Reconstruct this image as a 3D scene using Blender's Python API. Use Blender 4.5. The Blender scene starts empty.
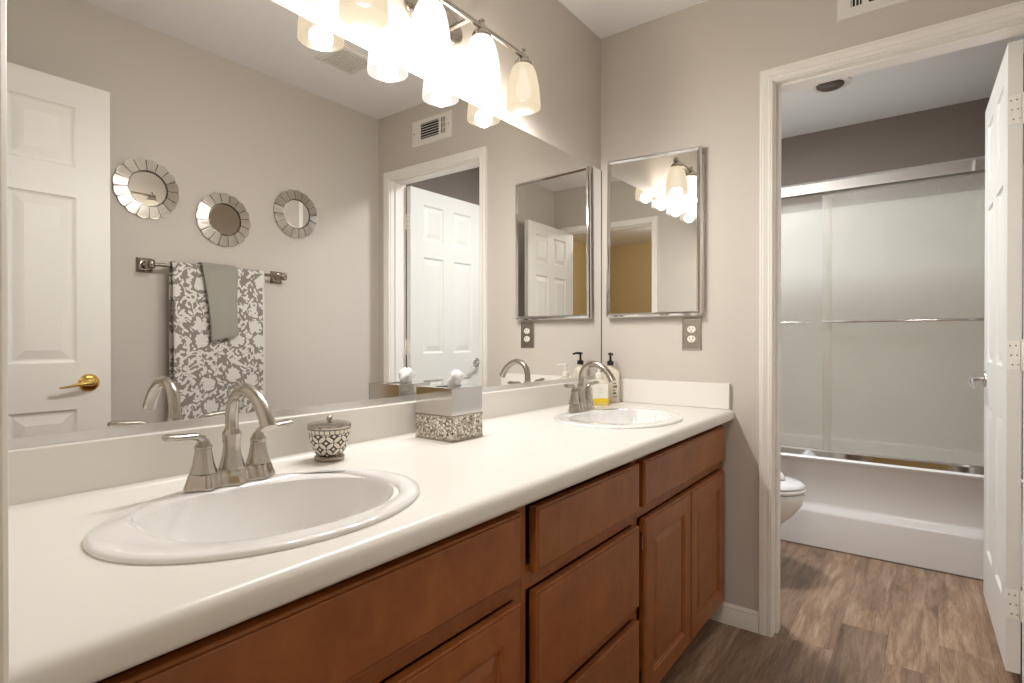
import bpy, bmesh, math, random
from mathutils import Vector, Matrix
random.seed(7)
PI = math.pi
sc = bpy.context.scene
COL = sc.collection

# ------------------------------------------------------------------ camera, world, exposure
cam_d = bpy.data.cameras.new('camera')
cam = bpy.data.objects.new('camera', cam_d); COL.objects.link(cam)
cam.location = (-2.2227, -1.1723, 1.1028)
cam_d.sensor_width = 36.0
cam_d.lens = 555.1 / 1024 * 36.0
cam_d.clip_start = 0.01
yaw = math.radians(36.874)
cam.rotation_euler = (PI/2 - 0.0046, 0, yaw - PI/2)
sc.camera = cam

w = bpy.data.worlds.new('world'); sc.world = w; w.use_nodes = True
w.node_tree.nodes['Background'].inputs[0].default_value = (0.8, 0.85, 0.9, 1)
w.node_tree.nodes['Background'].inputs[1].default_value = 0.05
vs = sc.view_settings
vs.view_transform = 'Standard'; vs.look = 'None'; vs.gamma = 1.0; vs.use_curve_mapping = False
vs.exposure = 0.12
cy = sc.cycles
cy.use_denoising = True
cy.max_bounces = 12; cy.diffuse_bounces = 5; cy.glossy_bounces = 8
cy.transmission_bounces = 8; cy.transparent_max_bounces = 12
cy.sample_clamp_indirect = 6.0
cy.blur_glossy = 1.0

LAMP_X = (-1.372, -1.152, -0.935, -0.720)
LAMP_W = (8.5, 11.5, 11.5, 8.5)

def light(name, kind, loc, energy, color, size=0.1, rot=(0, 0, 0), size_y=None):
    d = bpy.data.lights.new(name, kind); d.energy = energy; d.color = color
    if kind == 'AREA':
        d.size = size
        if size_y: d.shape = 'RECTANGLE'; d.size_y = size_y
    else:
        d.shadow_soft_size = size
    o = bpy.data.objects.new(name, d); COL.objects.link(o); o.location = loc; o.rotation_euler = rot
    return o

# added, unseen fill lights in the two neighbouring rooms (their bodies are built below)
light('bedroom_fill_light', 'POINT', (-3.6, -1.1, 2.30), 55, (1.0, 0.95, 0.88), 0.15)
light('toilet_room_fill_light', 'AREA', (0.62, -0.24, 2.366), 28, (0.92, 0.96, 1.0), 0.28)

# ------------------------------------------------------------------ helpers
def S(r, g, b):
    f = lambda c: (c/255/12.92) if c/255 <= 0.04045 else ((c/255+0.055)/1.055)**2.4
    return (f(r), f(g), f(b), 1.0)

def mat(name, color=(.8, .8, .8, 1), rough=0.5, metal=0.0, **kw):
    m = bpy.data.materials.new(name); m.use_nodes = True
    b = m.node_tree.nodes['Principled BSDF']
    b.inputs['Base Color'].default_value = color
    b.inputs['Roughness'].default_value = rough
    b.inputs['Metallic'].default_value = metal
    for k, v in kw.items():
        b.inputs[k.replace('_', ' ')].default_value = v
    return m

def N(m, t, **props):
    n = m.node_tree.nodes.new(t)
    for k, v in props.items(): setattr(n, k, v)
    return n
def L(m, a, b): m.node_tree.links.new(a, b)
def P(m): return m.node_tree.nodes['Principled BSDF']

def coords(m, scale=(1, 1, 1), rot=(0, 0, 0)):
    tc = N(m, 'ShaderNodeTexCoord'); mp = N(m, 'ShaderNodeMapping')
    mp.inputs['Scale'].default_value = scale; mp.inputs['Rotation'].default_value = rot
    L(m, tc.outputs['Object'], mp.inputs['Vector'])
    return mp.outputs['Vector']

def noise(m, vec, scale, detail=4, rough=.55, dist=0.0):
    n = N(m, 'ShaderNodeTexNoise'); n.inputs['Scale'].default_value = scale
    n.inputs['Detail'].default_value = detail; n.inputs['Roughness'].default_value = rough
    n.inputs['Distortion'].default_value = dist
    if vec: L(m, vec, n.inputs['Vector'])
    return n.outputs['Fac']

def ramp(m, fac, stops, interp='LINEAR'):
    r = N(m, 'ShaderNodeValToRGB'); e = r.color_ramp; e.interpolation = interp
    while len(e.elements) < len(stops): e.elements.new(0.5)
    for k, (p, c) in enumerate(stops):
        e.elements[k].position = p; e.elements[k].color = c
    L(m, fac, r.inputs['Fac']); return r.outputs['Color']

def bump(m, fac, strength=0.2, dist=0.002):
    b = N(m, 'ShaderNodeBump'); b.inputs['Strength'].default_value = strength
    b.inputs['Distance'].default_value = dist
    L(m, fac, b.inputs['Height']); L(m, b.outputs['Normal'], P(m).inputs['Normal'])

def math_(m, op, a, b=None, c=None):
    n = N(m, 'ShaderNodeMath', operation=op)
    for i, v in enumerate((a, b, c)):
        if v is None: continue
        if isinstance(v, (int, float)): n.inputs[i].default_value = v
        else: L(m, v, n.inputs[i])
    return n.outputs[0]

def mixc(m, fac, a, b, mode='MIX'):
    n = N(m, 'ShaderNodeMix', data_type='RGBA', blend_type=mode)
    if isinstance(fac, (int, float)): n.inputs[0].default_value = fac
    else: L(m, fac, n.inputs[0])
    for i, v in ((6, a), (7, b)):
        if isinstance(v, tuple): n.inputs[i].default_value = v
        else: L(m, v, n.inputs[i])
    return n.outputs[2]

def new(): return bmesh.new()

def obj(name, bm, m, parent=None, smooth=None, bev=None, loc=None, rot=None, segs=2):
    bmesh.ops.recalc_face_normals(bm, faces=bm.faces)
    me = bpy.data.meshes.new(name); bm.to_mesh(me); bm.free()
    ms = m if isinstance(m, (list, tuple)) else [m]
    for x in ms: me.materials.append(x)
    if smooth is not None:
        for p in me.polygons: p.use_smooth = True
        me.set_sharp_from_angle(angle=math.radians(smooth))
    o = bpy.data.objects.new(name, me); COL.objects.link(o)
    if parent: o.parent = parent
    if loc: o.location = loc
    if rot: o.rotation_euler = rot
    if bev:
        md = o.modifiers.new('edge', 'BEVEL'); md.width = bev; md.segments = segs
        md.limit_method = 'ANGLE'; md.angle_limit = math.radians(40)
        if smooth is None:
            for p in me.polygons: p.use_smooth = True
            me.set_sharp_from_angle(angle=math.radians(45))
            md.harden_normals = False
    return o

def tag(o, label, cat, group=None, kind=None):
    o['label'] = label; o['category'] = cat
    if group: o['group'] = group
    if kind: o['kind'] = kind
    return o

def thing(name, label, cat, loc=(0, 0, 0), rotz=0, group=None, kind=None):
    o = bpy.data.objects.new(name, None); COL.objects.link(o)
    o.empty_display_size = 0.05
    o.location = loc; o.rotation_euler = (0, 0, rotz)
    return tag(o, label, cat, group, kind)

def struct(name, bm, m, label, cat, **kw):
    o = obj(name, bm, m, **kw); return tag(o, label, cat, kind='structure')

def copy_tree(o, parent=None):
    c = o.copy(); COL.objects.link(c)
    if parent: c.parent = parent
    for ch in list(o.children): copy_tree(ch, c)
    return c

def box(bm, x0, x1, y0, y1, z0, z1, mi=0):
    v = [bm.verts.new((x, y, z)) for z in (z0, z1) for y in (y0, y1) for x in (x0, x1)]
    for f in ((0, 2, 3, 1), (4, 5, 7, 6), (0, 1, 5, 4), (2, 6, 7, 3), (0, 4, 6, 2), (1, 3, 7, 5)):
        bm.faces.new([v[i] for i in f]).material_index = mi
    return bm

def lathe(bm, prof, segs=32, c=(0, 0, 0), sx=1, sy=1, mi=0, phase=0, closed=False, mis=None):
    rings = []
    for r, z in prof:
        if r < 1e-6: rings.append([bm.verts.new((c[0], c[1], c[2]+z))])
        else:
            rings.append([bm.verts.new((c[0]+sx*r*math.cos(phase+2*PI*i/segs), c[1]+sy*r*math.sin(phase+2*PI*i/segs), c[2]+z)) for i in range(segs)])
    pairs = list(zip(rings[:-1], rings[1:]))
    if closed: pairs.append((rings[-1], rings[0]))
    for k, (a, b) in enumerate(pairs):
        m_ = mis[k] if mis else mi
        for i in range(segs):
            j = (i+1) % segs
            if len(a) == 1 and len(b) == 1: continue
            if len(a) == 1: f = bm.faces.new((a[0], b[j], b[i]))
            elif len(b) == 1: f = bm.faces.new((a[i], a[j], b[0]))
            else: f = bm.faces.new((a[i], a[j], b[j], b[i]))
            f.material_index = m_
    return bm

def tube(bm, pts, radii, segs=12, sy=1.0, up=(0, 0, 1), caps=True, mi=0):
    """sweep an ellipse (radius r across, r*sy along 'up') along pts"""
    pts = [Vector(p) for p in pts]
    if not isinstance(radii, (list, tuple)): radii = [radii]*len(pts)
    if not isinstance(sy, (list, tuple)): sy = [sy]*len(pts)
    rings = []; u = Vector(up)
    for i, p in enumerate(pts):
        t = (pts[min(i+1, len(pts)-1)] - pts[max(i-1, 0)]).normalized()
        s = t.cross(u)
        if s.length < 1e-4: s = t.cross(Vector((1, 0, 0)))
        s.normalize(); n = s.cross(t).normalized(); u = n
        rings.append([bm.verts.new(p + s*radii[i]*math.cos(2*PI*k/segs) + n*radii[i]*sy[i]*math.sin(2*PI*k/segs)) for k in range(segs)])
    for a, b in zip(rings[:-1], rings[1:]):
        for k in range(segs):
            bm.faces.new((a[k], a[(k+1) % segs], b[(k+1) % segs], b[k])).material_index = mi
    if caps:
        bm.faces.new(rings[0]).material_index = mi; bm.faces.new(rings[-1]).material_index = mi
    return bm

def prism(bm, poly, lo, hi, axis='x', mi=0):
    """extrude a 2D polygon along an axis"""
    def mk(p, t):
        a, b = p
        return {'x': (t, a, b), 'y': (a, t, b), 'z': (a, b, t)}[axis]
    A = [bm.verts.new(mk(p, lo)) for p in poly]; B = [bm.verts.new(mk(p, hi)) for p in poly]
    n = len(poly)
    for i in range(n): bm.faces.new((A[i], A[(i+1) % n], B[(i+1) % n], B[i])).material_index = mi
    bm.faces.new(A).material_index = mi; bm.faces.new(B).material_index = mi
    return bm

def nested(bm, x0, x1, z0, z1, steps, y, d=1, cap=True):
    """nested rectangular loops on the plane y; steps are (inset, depth); d=+1 depth goes to +y"""
    prev = None
    for ins, dep in steps:
        yy = y + d*dep
        v = [bm.verts.new(p) for p in ((x0+ins, yy, z0+ins), (x1-ins, yy, z0+ins), (x1-ins, yy, z1-ins), (x0+ins, yy, z1-ins))]
        if prev:
            for i in range(4): bm.faces.new((prev[i], prev[(i+1) % 4], v[(i+1) % 4], v[i]))
        prev = v
    if cap: bm.faces.new(prev)

def slab(bm, W, H, T, cells, steps, edge=0.0, back=True):
    """panelled slab: x 0..W, z 0..H, y 0..T; face on y=0 (and y=T when back) with moulded cells"""
    xs = sorted({edge, W-edge} | {c[0] for c in cells} | {c[1] for c in cells})
    zs = sorted({edge, H-edge} | {c[2] for c in cells} | {c[3] for c in cells})
    iscell = {(round(c[0], 5), round(c[2], 5)): c for c in cells}
    for yy, d, on in ((0.0, 1, True), (T, -1, back)):
        g = {}
        def V(i, j):
            if (i, j) not in g: g[(i, j)] = bm.verts.new((xs[i], yy, zs[j]))
            return g[(i, j)]
        for i in range(len(xs)-1):
            for j in range(len(zs)-1):
                key = (round(xs[i], 5), round(zs[j], 5))
                if on and key in iscell:
                    nested(bm, xs[i], xs[i+1], zs[j], zs[j+1], steps, yy, d)
                else:
                    bm.faces.new((V(i, j), V(i+1, j), V(i+1, j+1), V(i, j+1)))
    # rim: stepped edge on the front
    y1 = 0.0
    if edge > 0:
        nested(bm, 0, W, 0, H, [(0, .012), (0, .0038), (.0012, .0026), (.0042, .0026), (.0046, .0036), (.0058, .0036), (.0064, .0008), (edge, 0)], 0.0, 1, cap=False)
        y1 = .012
    a = [bm.verts.new((x, y1, z)) for x, z in ((0, 0), (W, 0), (W, H), (0, H))]
    e2 = edge
    b = [bm.verts.new((x, T, z)) for x, z in ((e2, e2), (W-e2, e2), (W-e2, H-e2), (e2, H-e2))]
    c = [bm.verts.new((x, T-.0005 if e2 else T, z)) for x, z in ((0, 0), (W, 0), (W, H), (0, H))]
    for i in range(4):
        j = (i+1) % 4
        bm.faces.new((a[i], a[j], c[j], c[i]))
        if e2: bm.faces.new((c[i], c[j], b[j], b[i]))
    bmesh.ops.remove_doubles(bm, verts=bm.verts, dist=0.00005)

# ------------------------------------------------------------------ materials
def wall_paint(name, col):
    m = mat(name, col, 0.75)
    v = coords(m)
    bump(m, noise(m, v, 140, 3), 0.12, 0.002)
    return m
M = {}
M['wall'] = wall_paint('taupe_paint', S(203, 195, 186))
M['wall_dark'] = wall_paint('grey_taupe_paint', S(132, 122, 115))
M['tan'] = wall_paint('tan_paint', S(184, 160, 116))
M['ceil'] = wall_paint('ceiling_paint', S(238, 238, 237))
M['trim'] = mat('white_trim_paint', S(240, 236, 229), 0.38)
M['door'] = mat('white_door_paint', S(228, 226, 220), 0.42)
M['counter'] = mat('white_solid_surface', S(234, 230, 224), 0.28)
M['china'] = mat('white_china', S(240, 239, 237), 0.08, 0, Coat_Weight=0.6, Coat_Roughness=0.03)
M['acrylic'] = mat('tub_enamel', S(240, 238, 236), 0.22)
M['surround'] = mat('shower_surround', S(230, 230, 224), 0.3)
M['nickel'] = mat('brushed_nickel', S(186, 179, 170), 0.21, 1.0)
v_ = coords(M['nickel'], (1, 1, 60)); bump(M['nickel'], noise(M['nickel'], v_, 60, 2), 0.06, 0.001)
M['nickel_dark'] = mat('polished_nickel', S(168, 158, 148), 0.16, 1.0)
M['chrome'] = mat('chrome', S(225, 225, 225), 0.07, 1.0)
M['satin'] = mat('satin_aluminium', S(226, 225, 222), 0.35, 0.85)
M['brass'] = mat('polished_brass', S(224, 190, 112), 0.14, 1.0)
M['mirror'] = mat('mirror_silver', (0.93, 0.935, 0.925, 1), 0.0, 1.0)
M['mirror_old'] = mat('smoky_mirror_silver', S(205, 196, 186), 0.03, 1.0)
M['mirror_tile'] = mat('bevelled_mirror_tile', S(206, 200, 191), 0.26, 1.0)
M['dark'] = mat('black_plastic', S(30, 27, 25), 0.35)
M['gap'] = mat('dark_void', S(38, 33, 30), 0.8)
M['plastic'] = mat('ivory_plastic', S(240, 234, 222), 0.3)
M['vent'] = mat('white_metal_paint', S(230, 226, 218), 0.45)
M['tissue'] = mat('tissue_paper', S(248, 247, 245), 0.9)

def wood():
    m = mat('maple_cabinet_stain', S(150, 88, 40), 0.42, 0, Coat_Weight=0.06, Coat_Roughness=0.25)
    v = coords(m, (1.4, 1, 1.0)); f = noise(m, v, 12, 7, .62, 0.9)
    v2 = coords(m, (1, 1, 1)); f2 = noise(m, v2, 6, 5, .62, 0.8)
    c = ramp(m, f, [(0.25, S(136, 76, 31)), (0.5, S(150, 88, 39)), (0.75, S(162, 99, 48))])
    c2 = ramp(m, f2, [(0.33, (0.80, 0.78, 0.76, 1)), (0.62, (1, 1, 1, 1))])
    L(m, mixc(m, 0.55, c, c2, 'MULTIPLY'), P(m).inputs['Base Color'])
    bump(m, f, 0.05, 0.001)
    return m
M['wood'] = wood()
M['edge_band'] = mat('pale_edge_band', S(196, 172, 138), .5)
M['wood_dark'] = mat('dark_toe_kick', S(52, 36, 27), 0.6)

def floor_mat():
    m = mat('weathered_vinyl_plank', rough=0.42)
    at = N(m, 'ShaderNodeAttribute', attribute_name='tone')
    rn = N(m, 'ShaderNodeAttribute', attribute_name='shift')
    tc = N(m, 'ShaderNodeTexCoord')
    off = N(m, 'ShaderNodeVectorMath', operation='ADD'); L(m, tc.outputs['Object'], off.inputs[0])
    cmb = N(m, 'ShaderNodeCombineXYZ'); L(m, rn.outputs['Fac'], cmb.inputs[0]); L(m, rn.outputs['Fac'], cmb.inputs[2])
    L(m, cmb.outputs[0], off.inputs[1])
    def mp(s):
        n = N(m, 'ShaderNodeMapping'); n.inputs['Scale'].default_value = s; L(m, off.outputs[0], n.inputs[0]); return n.outputs[0]
    big = noise(m, mp((0.8, 6.5, 1)), 3.0, 6, .62, 1.0)
    grain = noise(m, mp((1.6, 26, 1)), 6, 6, .65, 1.4)
    fine = noise(m, mp((5, 90, 1)), 7, 4, .7, .4)
    base = ramp(m, big, [(0.28, S(118, 93, 75)), (0.5, S(160, 131, 107)), (0.72, S(194, 168, 143))])
    g = ramp(m, grain, [(0.30, (0.50, 0.46, 0.43, 1)), (0.5, (0.9, 0.88, 0.86, 1)), (0.72, (1.12, 1.12, 1.12, 1))])
    c = mixc(m, 0.85, base, g, 'MULTIPLY')
    fl = ramp(m, fine, [(0.60, (0, 0, 0, 1)), (0.74, (1, 1, 1, 1))])
    c = mixc(m, math_(m, 'MULTIPLY', fl, 0.22), c, S(196, 180, 162))
    tone = N(m, 'ShaderNodeCombineXYZ')
    for i in range(3): L(m, at.outputs['Fac'], tone.inputs[i])
    c = mixc(m, 1.0, c, tone.outputs[0], 'MULTIPLY')
    L(m, c, P(m).inputs['Base Color'])
    bump(m, grain, 0.12, 0.001)
    return m
M['floor'] = floor_mat()

def shade_mat(name, col, outer, transp):
    m = bpy.data.materials.new(name); m.use_nodes = True
    nt = m.node_tree; nt.nodes.clear()
    out = N(m, 'ShaderNodeOutputMaterial')
    em = N(m, 'ShaderNodeEmission'); em.inputs[0].default_value = col; em.inputs[1].default_value = outer
    tr = N(m, 'ShaderNodeBsdfTransparent'); tr.inputs[0].default_value = (1, .97, .92, 1)
    gl = N(m, 'ShaderNodeBsdfGlossy'); gl.inputs[0].default_value = (.04, .04, .04, 1); gl.inputs['Roughness'].default_value = .2
    a1 = N(m, 'ShaderNodeAddShader'); L(m, em.outputs[0], a1.inputs[0]); L(m, gl.outputs[0], a1.inputs[1])
    mx = N(m, 'ShaderNodeMixShader'); mx.inputs[0].default_value = transp
    L(m, a1.outputs[0], mx.inputs[1]); L(m, tr.outputs[0], mx.inputs[2]); L(m, mx.outputs[0], out.inputs[0])
    return m
def emit(name, col, s):
    m = bpy.data.materials.new(name); m.use_nodes = True; m.node_tree.nodes.clear()
    out = N(m, 'ShaderNodeOutputMaterial'); em = N(m, 'ShaderNodeEmission')
    em.inputs[0].default_value = col; em.inputs[1].default_value = s; L(m, em.outputs[0], out.inputs[0]); return m
M['shade_white'] = shade_mat('lit_white_glass', (1, .99, .98, 1), 1.35, .40)
M['shade_cream'] = shade_mat('lit_cream_glass', (1, .82, .58, 1), .84, .15)
M['shade_skin'] = shade_mat('inner_glass_skin', (1, .95, .86, 1), .55, .86)
M['bulb'] = emit('lit_bulb', (1, .95, .86, 1), 1.5)
M['fill_diffuser'] = emit('fill_diffuser_glow', (1, .97, .92, 1), 3.0)  # glow of the added ceiling fill fixtures

def rain_glass():
    m = bpy.data.materials.new('rain_glass'); m.use_nodes = True; m.node_tree.nodes.clear()
    out = N(m, 'ShaderNodeOutputMaterial')
    v = coords(m, (1, 30, 4)); f = noise(m, v, 4, 3, .6, .6)
    bp = N(m, 'ShaderNodeBump'); bp.inputs['Strength'].default_value = 0.9; bp.inputs['Distance'].default_value = 0.012
    L(m, f, bp.inputs['Height'])
    rf = N(m, 'ShaderNodeBsdfRefraction'); rf.inputs['IOR'].default_value = 1.12; rf.inputs['Roughness'].default_value = 0.05
    rf.inputs['Color'].default_value = (.96, .95, .92, 1)
    L(m, bp.outputs[0], rf.inputs['Normal'])
    tl = N(m, 'ShaderNodeBsdfTranslucent'); tl.inputs[0].default_value = (.90, .885, .84, 1)
    df = N(m, 'ShaderNodeBsdfDiffuse'); df.inputs[0].default_value = S(226, 222, 210)
    gl = N(m, 'ShaderNodeBsdfGlossy'); gl.inputs['Roughness'].default_value = 0.25
    L(m, bp.outputs[0], gl.inputs['Normal'])
    m1 = N(m, 'ShaderNodeMixShader'); m1.inputs[0].default_value = 0.5; L(m, tl.outputs[0], m1.inputs[1]); L(m, df.outputs[0], m1.inputs[2])
    tp = N(m, 'ShaderNodeBsdfTransparent'); tp.inputs[0].default_value = (.965, .955, .935, 1)
    m0 = N(m, 'ShaderNodeMixShader'); m0.inputs[0].default_value = 0.72; L(m, rf.outputs[0], m0.inputs[1]); L(m, tp.outputs[0], m0.inputs[2])
    m2 = N(m, 'ShaderNodeMixShader'); m2.inputs[0].default_value = 0.15; L(m, m0.outputs[0], m2.inputs[1]); L(m, m1.outputs[0], m2.inputs[2])
    m3 = N(m, 'ShaderNodeMixShader'); m3.inputs[0].default_value = 0.06; L(m, m2.outputs[0], m3.inputs[1]); L(m, gl.outputs[0], m3.inputs[2])
    L(m, m3.outputs[0], out.inputs[0])
    return m
M['rain'] = rain_glass()

def towel_mat():
    m = mat('floral_terry', rough=0.95, Sheen_Weight=0.3)
    v = coords(m)
    white, grey = S(222, 219, 213), S(140, 132, 123)
    sepn = N(m, 'ShaderNodeSeparateXYZ'); L(m, v, sepn.inputs[0])
    flat = N(m, 'ShaderNodeCombineXYZ'); L(m, sepn.outputs[0], flat.inputs[0]); L(m, sepn.outputs[2], flat.inputs[1])
    # short leaf strokes: stretched cells in three directions
    warp = N(m, 'ShaderNodeTexNoise'); warp.inputs['Scale'].default_value = 14; warp.inputs['Detail'].default_value = 1; L(m, flat.outputs[0], warp.inputs['Vector'])
    wsc = N(m, 'ShaderNodeVectorMath', operation='SCALE'); L(m, warp.outputs['Color'], wsc.inputs[0]); wsc.inputs['Scale'].default_value = 0.03
    wad = N(m, 'ShaderNodeVectorMath', operation='ADD'); L(m, flat.outputs[0], wad.inputs[0]); L(m, wsc.outputs[0], wad.inputs[1])
    pat = None
    for ang, sx_, sy_, thr in ((0.6, 19, 44, .25), (-0.75, 18, 46, .25), (1.5, 20, 44, .17)):
        mp = N(m, 'ShaderNodeMapping', vector_type='POINT'); mp.inputs['Rotation'].default_value = (0, 0, ang)
        L(m, wad.outputs[0], mp.inputs[0])
        m2_ = N(m, 'ShaderNodeMapping'); m2_.inputs['Scale'].default_value = (sx_, sy_, 1); L(m, mp.outputs[0], m2_.inputs[0])
        vo = N(m, 'ShaderNodeTexVoronoi', voronoi_dimensions='2D'); vo.inputs['Scale'].default_value = 1.0; L(m, m2_.outputs[0], vo.inputs['Vector'])
        st = math_(m, 'LESS_THAN', vo.outputs['Distance'], thr)
        pat = st if pat is None else math_(m, 'MAXIMUM', pat, st)
    w1 = noise(m, wad.outputs[0], 13, 1.0, .4, .6)
    vine = math_(m, 'LESS_THAN', math_(m, 'ABSOLUTE', math_(m, 'SUBTRACT', w1, 0.5)), 0.022)
    pat = math_(m, 'MAXIMUM', pat, vine)
    # flowers: larger cells with a petalled outline
    vf = N(m, 'ShaderNodeTexVoronoi', voronoi_dimensions='2D'); vf.inputs['Scale'].default_value = 7.6; vf.inputs['Randomness'].default_value = 0.7
    L(m, flat.outputs[0], vf.inputs['Vector'])
    wob = noise(m, flat.outputs[0], 62, 1.0, .5)
    fl = math_(m, 'LESS_THAN', math_(m, 'ADD', vf.outputs['Distance'], math_(m, 'MULTIPLY', math_(m, 'SUBTRACT', wob, 0.5), 0.42)), 0.235)
    halo = math_(m, 'LESS_THAN', vf.outputs['Distance'], 0.33)
    pat = math_(m, 'MULTIPLY', pat, math_(m, 'SUBTRACT', 1.0, halo))
    pat = math_(m, 'MAXIMUM', pat, fl)
    # white hem along the outer side edge
    hem = math_(m, 'GREATER_THAN', sepn.outputs[0], 0.194)
    pat = math_(m, 'MAXIMUM', pat, hem)
    L(m, mixc(m, pat, grey, white), P(m).inputs['Base Color'])
    f = noise(m, v, 600, 2); h = math_(m, 'ADD', math_(m, 'MULTIPLY', pat, 0.6), f)
    bump(m, h, 0.35, 0.002)
    return m
M['towel'] = towel_mat()
M['hand_towel'] = mat('sage_grey_terry', S(152, 149, 139), 0.95, Sheen_Weight=0.3)
bump(M['hand_towel'], noise(M['hand_towel'], coords(M['hand_towel']), 500, 2), 0.4, 0.002)

def crackle():
    m = mat('crackled_glass_mosaic', rough=0.18, metal=0.55)
    v = coords(m)
    vo = N(m, 'ShaderNodeTexVoronoi'); vo.inputs['Scale'].default_value = 150; L(m, v, vo.inputs['Vector'])
    ed = N(m, 'ShaderNodeTexVoronoi', feature='DISTANCE_TO_EDGE'); ed.inputs['Scale'].default_value = 150; L(m, v, ed.inputs['Vector'])
    sep = N(m, 'ShaderNodeSeparateColor'); L(m, vo.outputs['Color'], sep.inputs[0])
    c = ramp(m, sep.outputs[0], [(0.0, S(150, 140, 124)), (0.35, S(202, 193, 176)), (0.7, S(230, 224, 210)), (1.0, S(255, 253, 246))])
    edge = math_(m, 'LESS_THAN', ed.outputs['Distance'], 0.05)
    L(m, mixc(m, edge, c, S(78, 68, 56)), P(m).inputs['Base Color'])
    nm = N(m, 'ShaderNodeVectorMath', operation='SUBTRACT'); L(m, vo.outputs['Color'], nm.inputs[0]); nm.inputs[1].default_value = (.5, .5, .5)
    sc_ = N(m, 'ShaderNodeVectorMath', operation='SCALE'); L(m, nm.outputs[0], sc_.inputs[0]); sc_.inputs['Scale'].default_value = 0.7
    ge = N(m, 'ShaderNodeNewGeometry'); ad = N(m, 'ShaderNodeVectorMath', operation='ADD')
    L(m, ge.outputs['Normal'], ad.inputs[0]); L(m, sc_.outputs[0], ad.inputs[1])
    nz = N(m, 'ShaderNodeVectorMath', operation='NORMALIZE'); L(m, ad.outputs[0], nz.inputs[0])
    L(m, nz.outputs[0], P(m).inputs['Normal'])
    return m
M['crackle'] = crackle()

# ------------------------------------------------------------------ room dimensions
H = 2.44; W = 1.525; XE = -2.14; WT = 0.115
XT = 1.088; XB = 1.827
DY0, DY1, DZ = -0.716, -1.414, 2.050        # toilet-room doorway (clear opening, finished jambs)
EY0, EY1 = -0.682, -1.400                   # entry doorway

def wall_x(name, x0, x1, y_hi, y_lo, m, label, hole=None, z1=H):
    bm = new()
    if hole:
        a, b, hz = hole
        box(bm, x0, x1, a, y_hi, 0, z1); box(bm, x0, x1, y_lo, b, 0, z1); box(bm, x0, x1, b, a, hz, z1)
    else: box(bm, x0, x1, y_lo, y_hi, 0, z1)
    return struct(name, bm, m, label, 'wall')

# floor: one mesh of vinyl planks with a tone per plank
def build_floor():
    bm = new(); tone = []; shift = []
    PW, PL = 0.15, 1.22
    rng = random.Random(3)
    fixed = {-6: 0.022, -7: 0.265, -5: 0.62, -8: 0.05, -9: 0.291}
    tones = {(-6, 0): 1.02, (-6, -1): 0.86, (-7, 0): 0.93, (-10, 0): 1.12, (-10, -1): 1.0, (-7, -1): 0.62, (-5, 0): 0.80, (-5, -1): 0.74, (-8, 0): 0.92, (-8, -1): 0.84, (-9, 0): 1.05, (-9, -1): 0.9}
    for row in range(-18, 8):
        ya, yb = -0.006 + PW*(row+1), -0.006 + PW*row
        # row index: planks between y=-.006+.15*row and +.15
        x0 = fixed.get(row, rng.uniform(0, PL))
        for k in range(-5, 3):
            xa, xb = x0 + PL*k, x0 + PL*(k+1)
            xa, xb = max(xa, -5.2), min(xb, 1.10)
            if xb - xa < 0.01: continue
            g = 0.0004; t = tones.get((row, k), rng.uniform(0.72, 1.02)); s = rng.uniform(0, 60)
            vs_ = [bm.verts.new(p) for p in ((xa+g, yb+g, 0), (xb-g, yb+g, 0), (xb-g, ya-g, 0), (xa+g, ya-g, 0))]
            bm.faces.new(vs_); tone.append(t); shift.append(s)
    n = len(tone)
    box(bm, -5.2, 1.10, -2.70, 1.19, -0.05, -0.0015)
    me_n = len(bm.faces)
    for f in bm.faces: pass
    me = bpy.data.meshes.new('floor'); bm.to_mesh(me); bm.free()
    me.materials.append(M['floor'])
    a = me.attributes.new('tone', 'FLOAT', 'FACE'); b = me.attributes.new('shift', 'FLOAT', 'FACE')
    a.data.foreach_set('value', tone + [0.35]*(me_n-n)); b.data.foreach_set('value', shift + [0.0]*(me_n-n))
    o = bpy.data.objects.new('floor', me); COL.objects.link(o)
    tag(o, 'grey brown weathered wood plank floor running through both rooms', 'floor', kind='structure')
build_floor()

bm = new(); box(bm, -5.2, XB+.1, -2.70, 1.2, H, H+.06)
struct('ceiling', bm, M['ceil'], 'smooth white ceiling', 'ceiling')

bm = new(); box(bm, XE, 0, 0, 0.10, 0, H)
struct('wall_left', bm, M['wall'], 'taupe wall behind the long mirror and vanity', 'wall')
bm = new(); box(bm, XE, 0, -W-.10, -W, 0, H)
struct('wall_right', bm, M['wall'], 'taupe wall with towel bar and round mirrors, seen in the long mirror', 'wall')
wall_x('wall_far', 0, WT, 0.10, -W-.10, M['wall'], 'taupe wall with medicine cabinet and doorway', (DY0+.018, DY1-.018, DZ+.018))
wall_x('wall_entry', XE-WT, XE, 0.10, -W-.10, M['wall'], 'taupe wall around the entry doorway', (EY0+.018, EY1-.018, DZ+.018))
# toilet room
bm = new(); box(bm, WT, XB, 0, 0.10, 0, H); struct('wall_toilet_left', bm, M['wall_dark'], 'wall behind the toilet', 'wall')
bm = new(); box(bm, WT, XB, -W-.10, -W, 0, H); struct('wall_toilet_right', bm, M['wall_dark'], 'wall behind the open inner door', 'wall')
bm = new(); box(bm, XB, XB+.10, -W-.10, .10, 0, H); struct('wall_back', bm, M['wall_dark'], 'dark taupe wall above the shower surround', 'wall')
# shower surround
bm = new(); t = .006
box(bm, XB-t, XB, -W+t, -t, .44, 1.935); box(bm, XT+.06, XB, -t, 0, .44, 1.935); box(bm, XT+.06, XB, -W, -W+t, .44, 1.935)
tag(obj('shower_surround', bm, M['surround']), 'pale plastic surround lining the shower behind the glass', 'shower surround', kind='structure')
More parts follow.
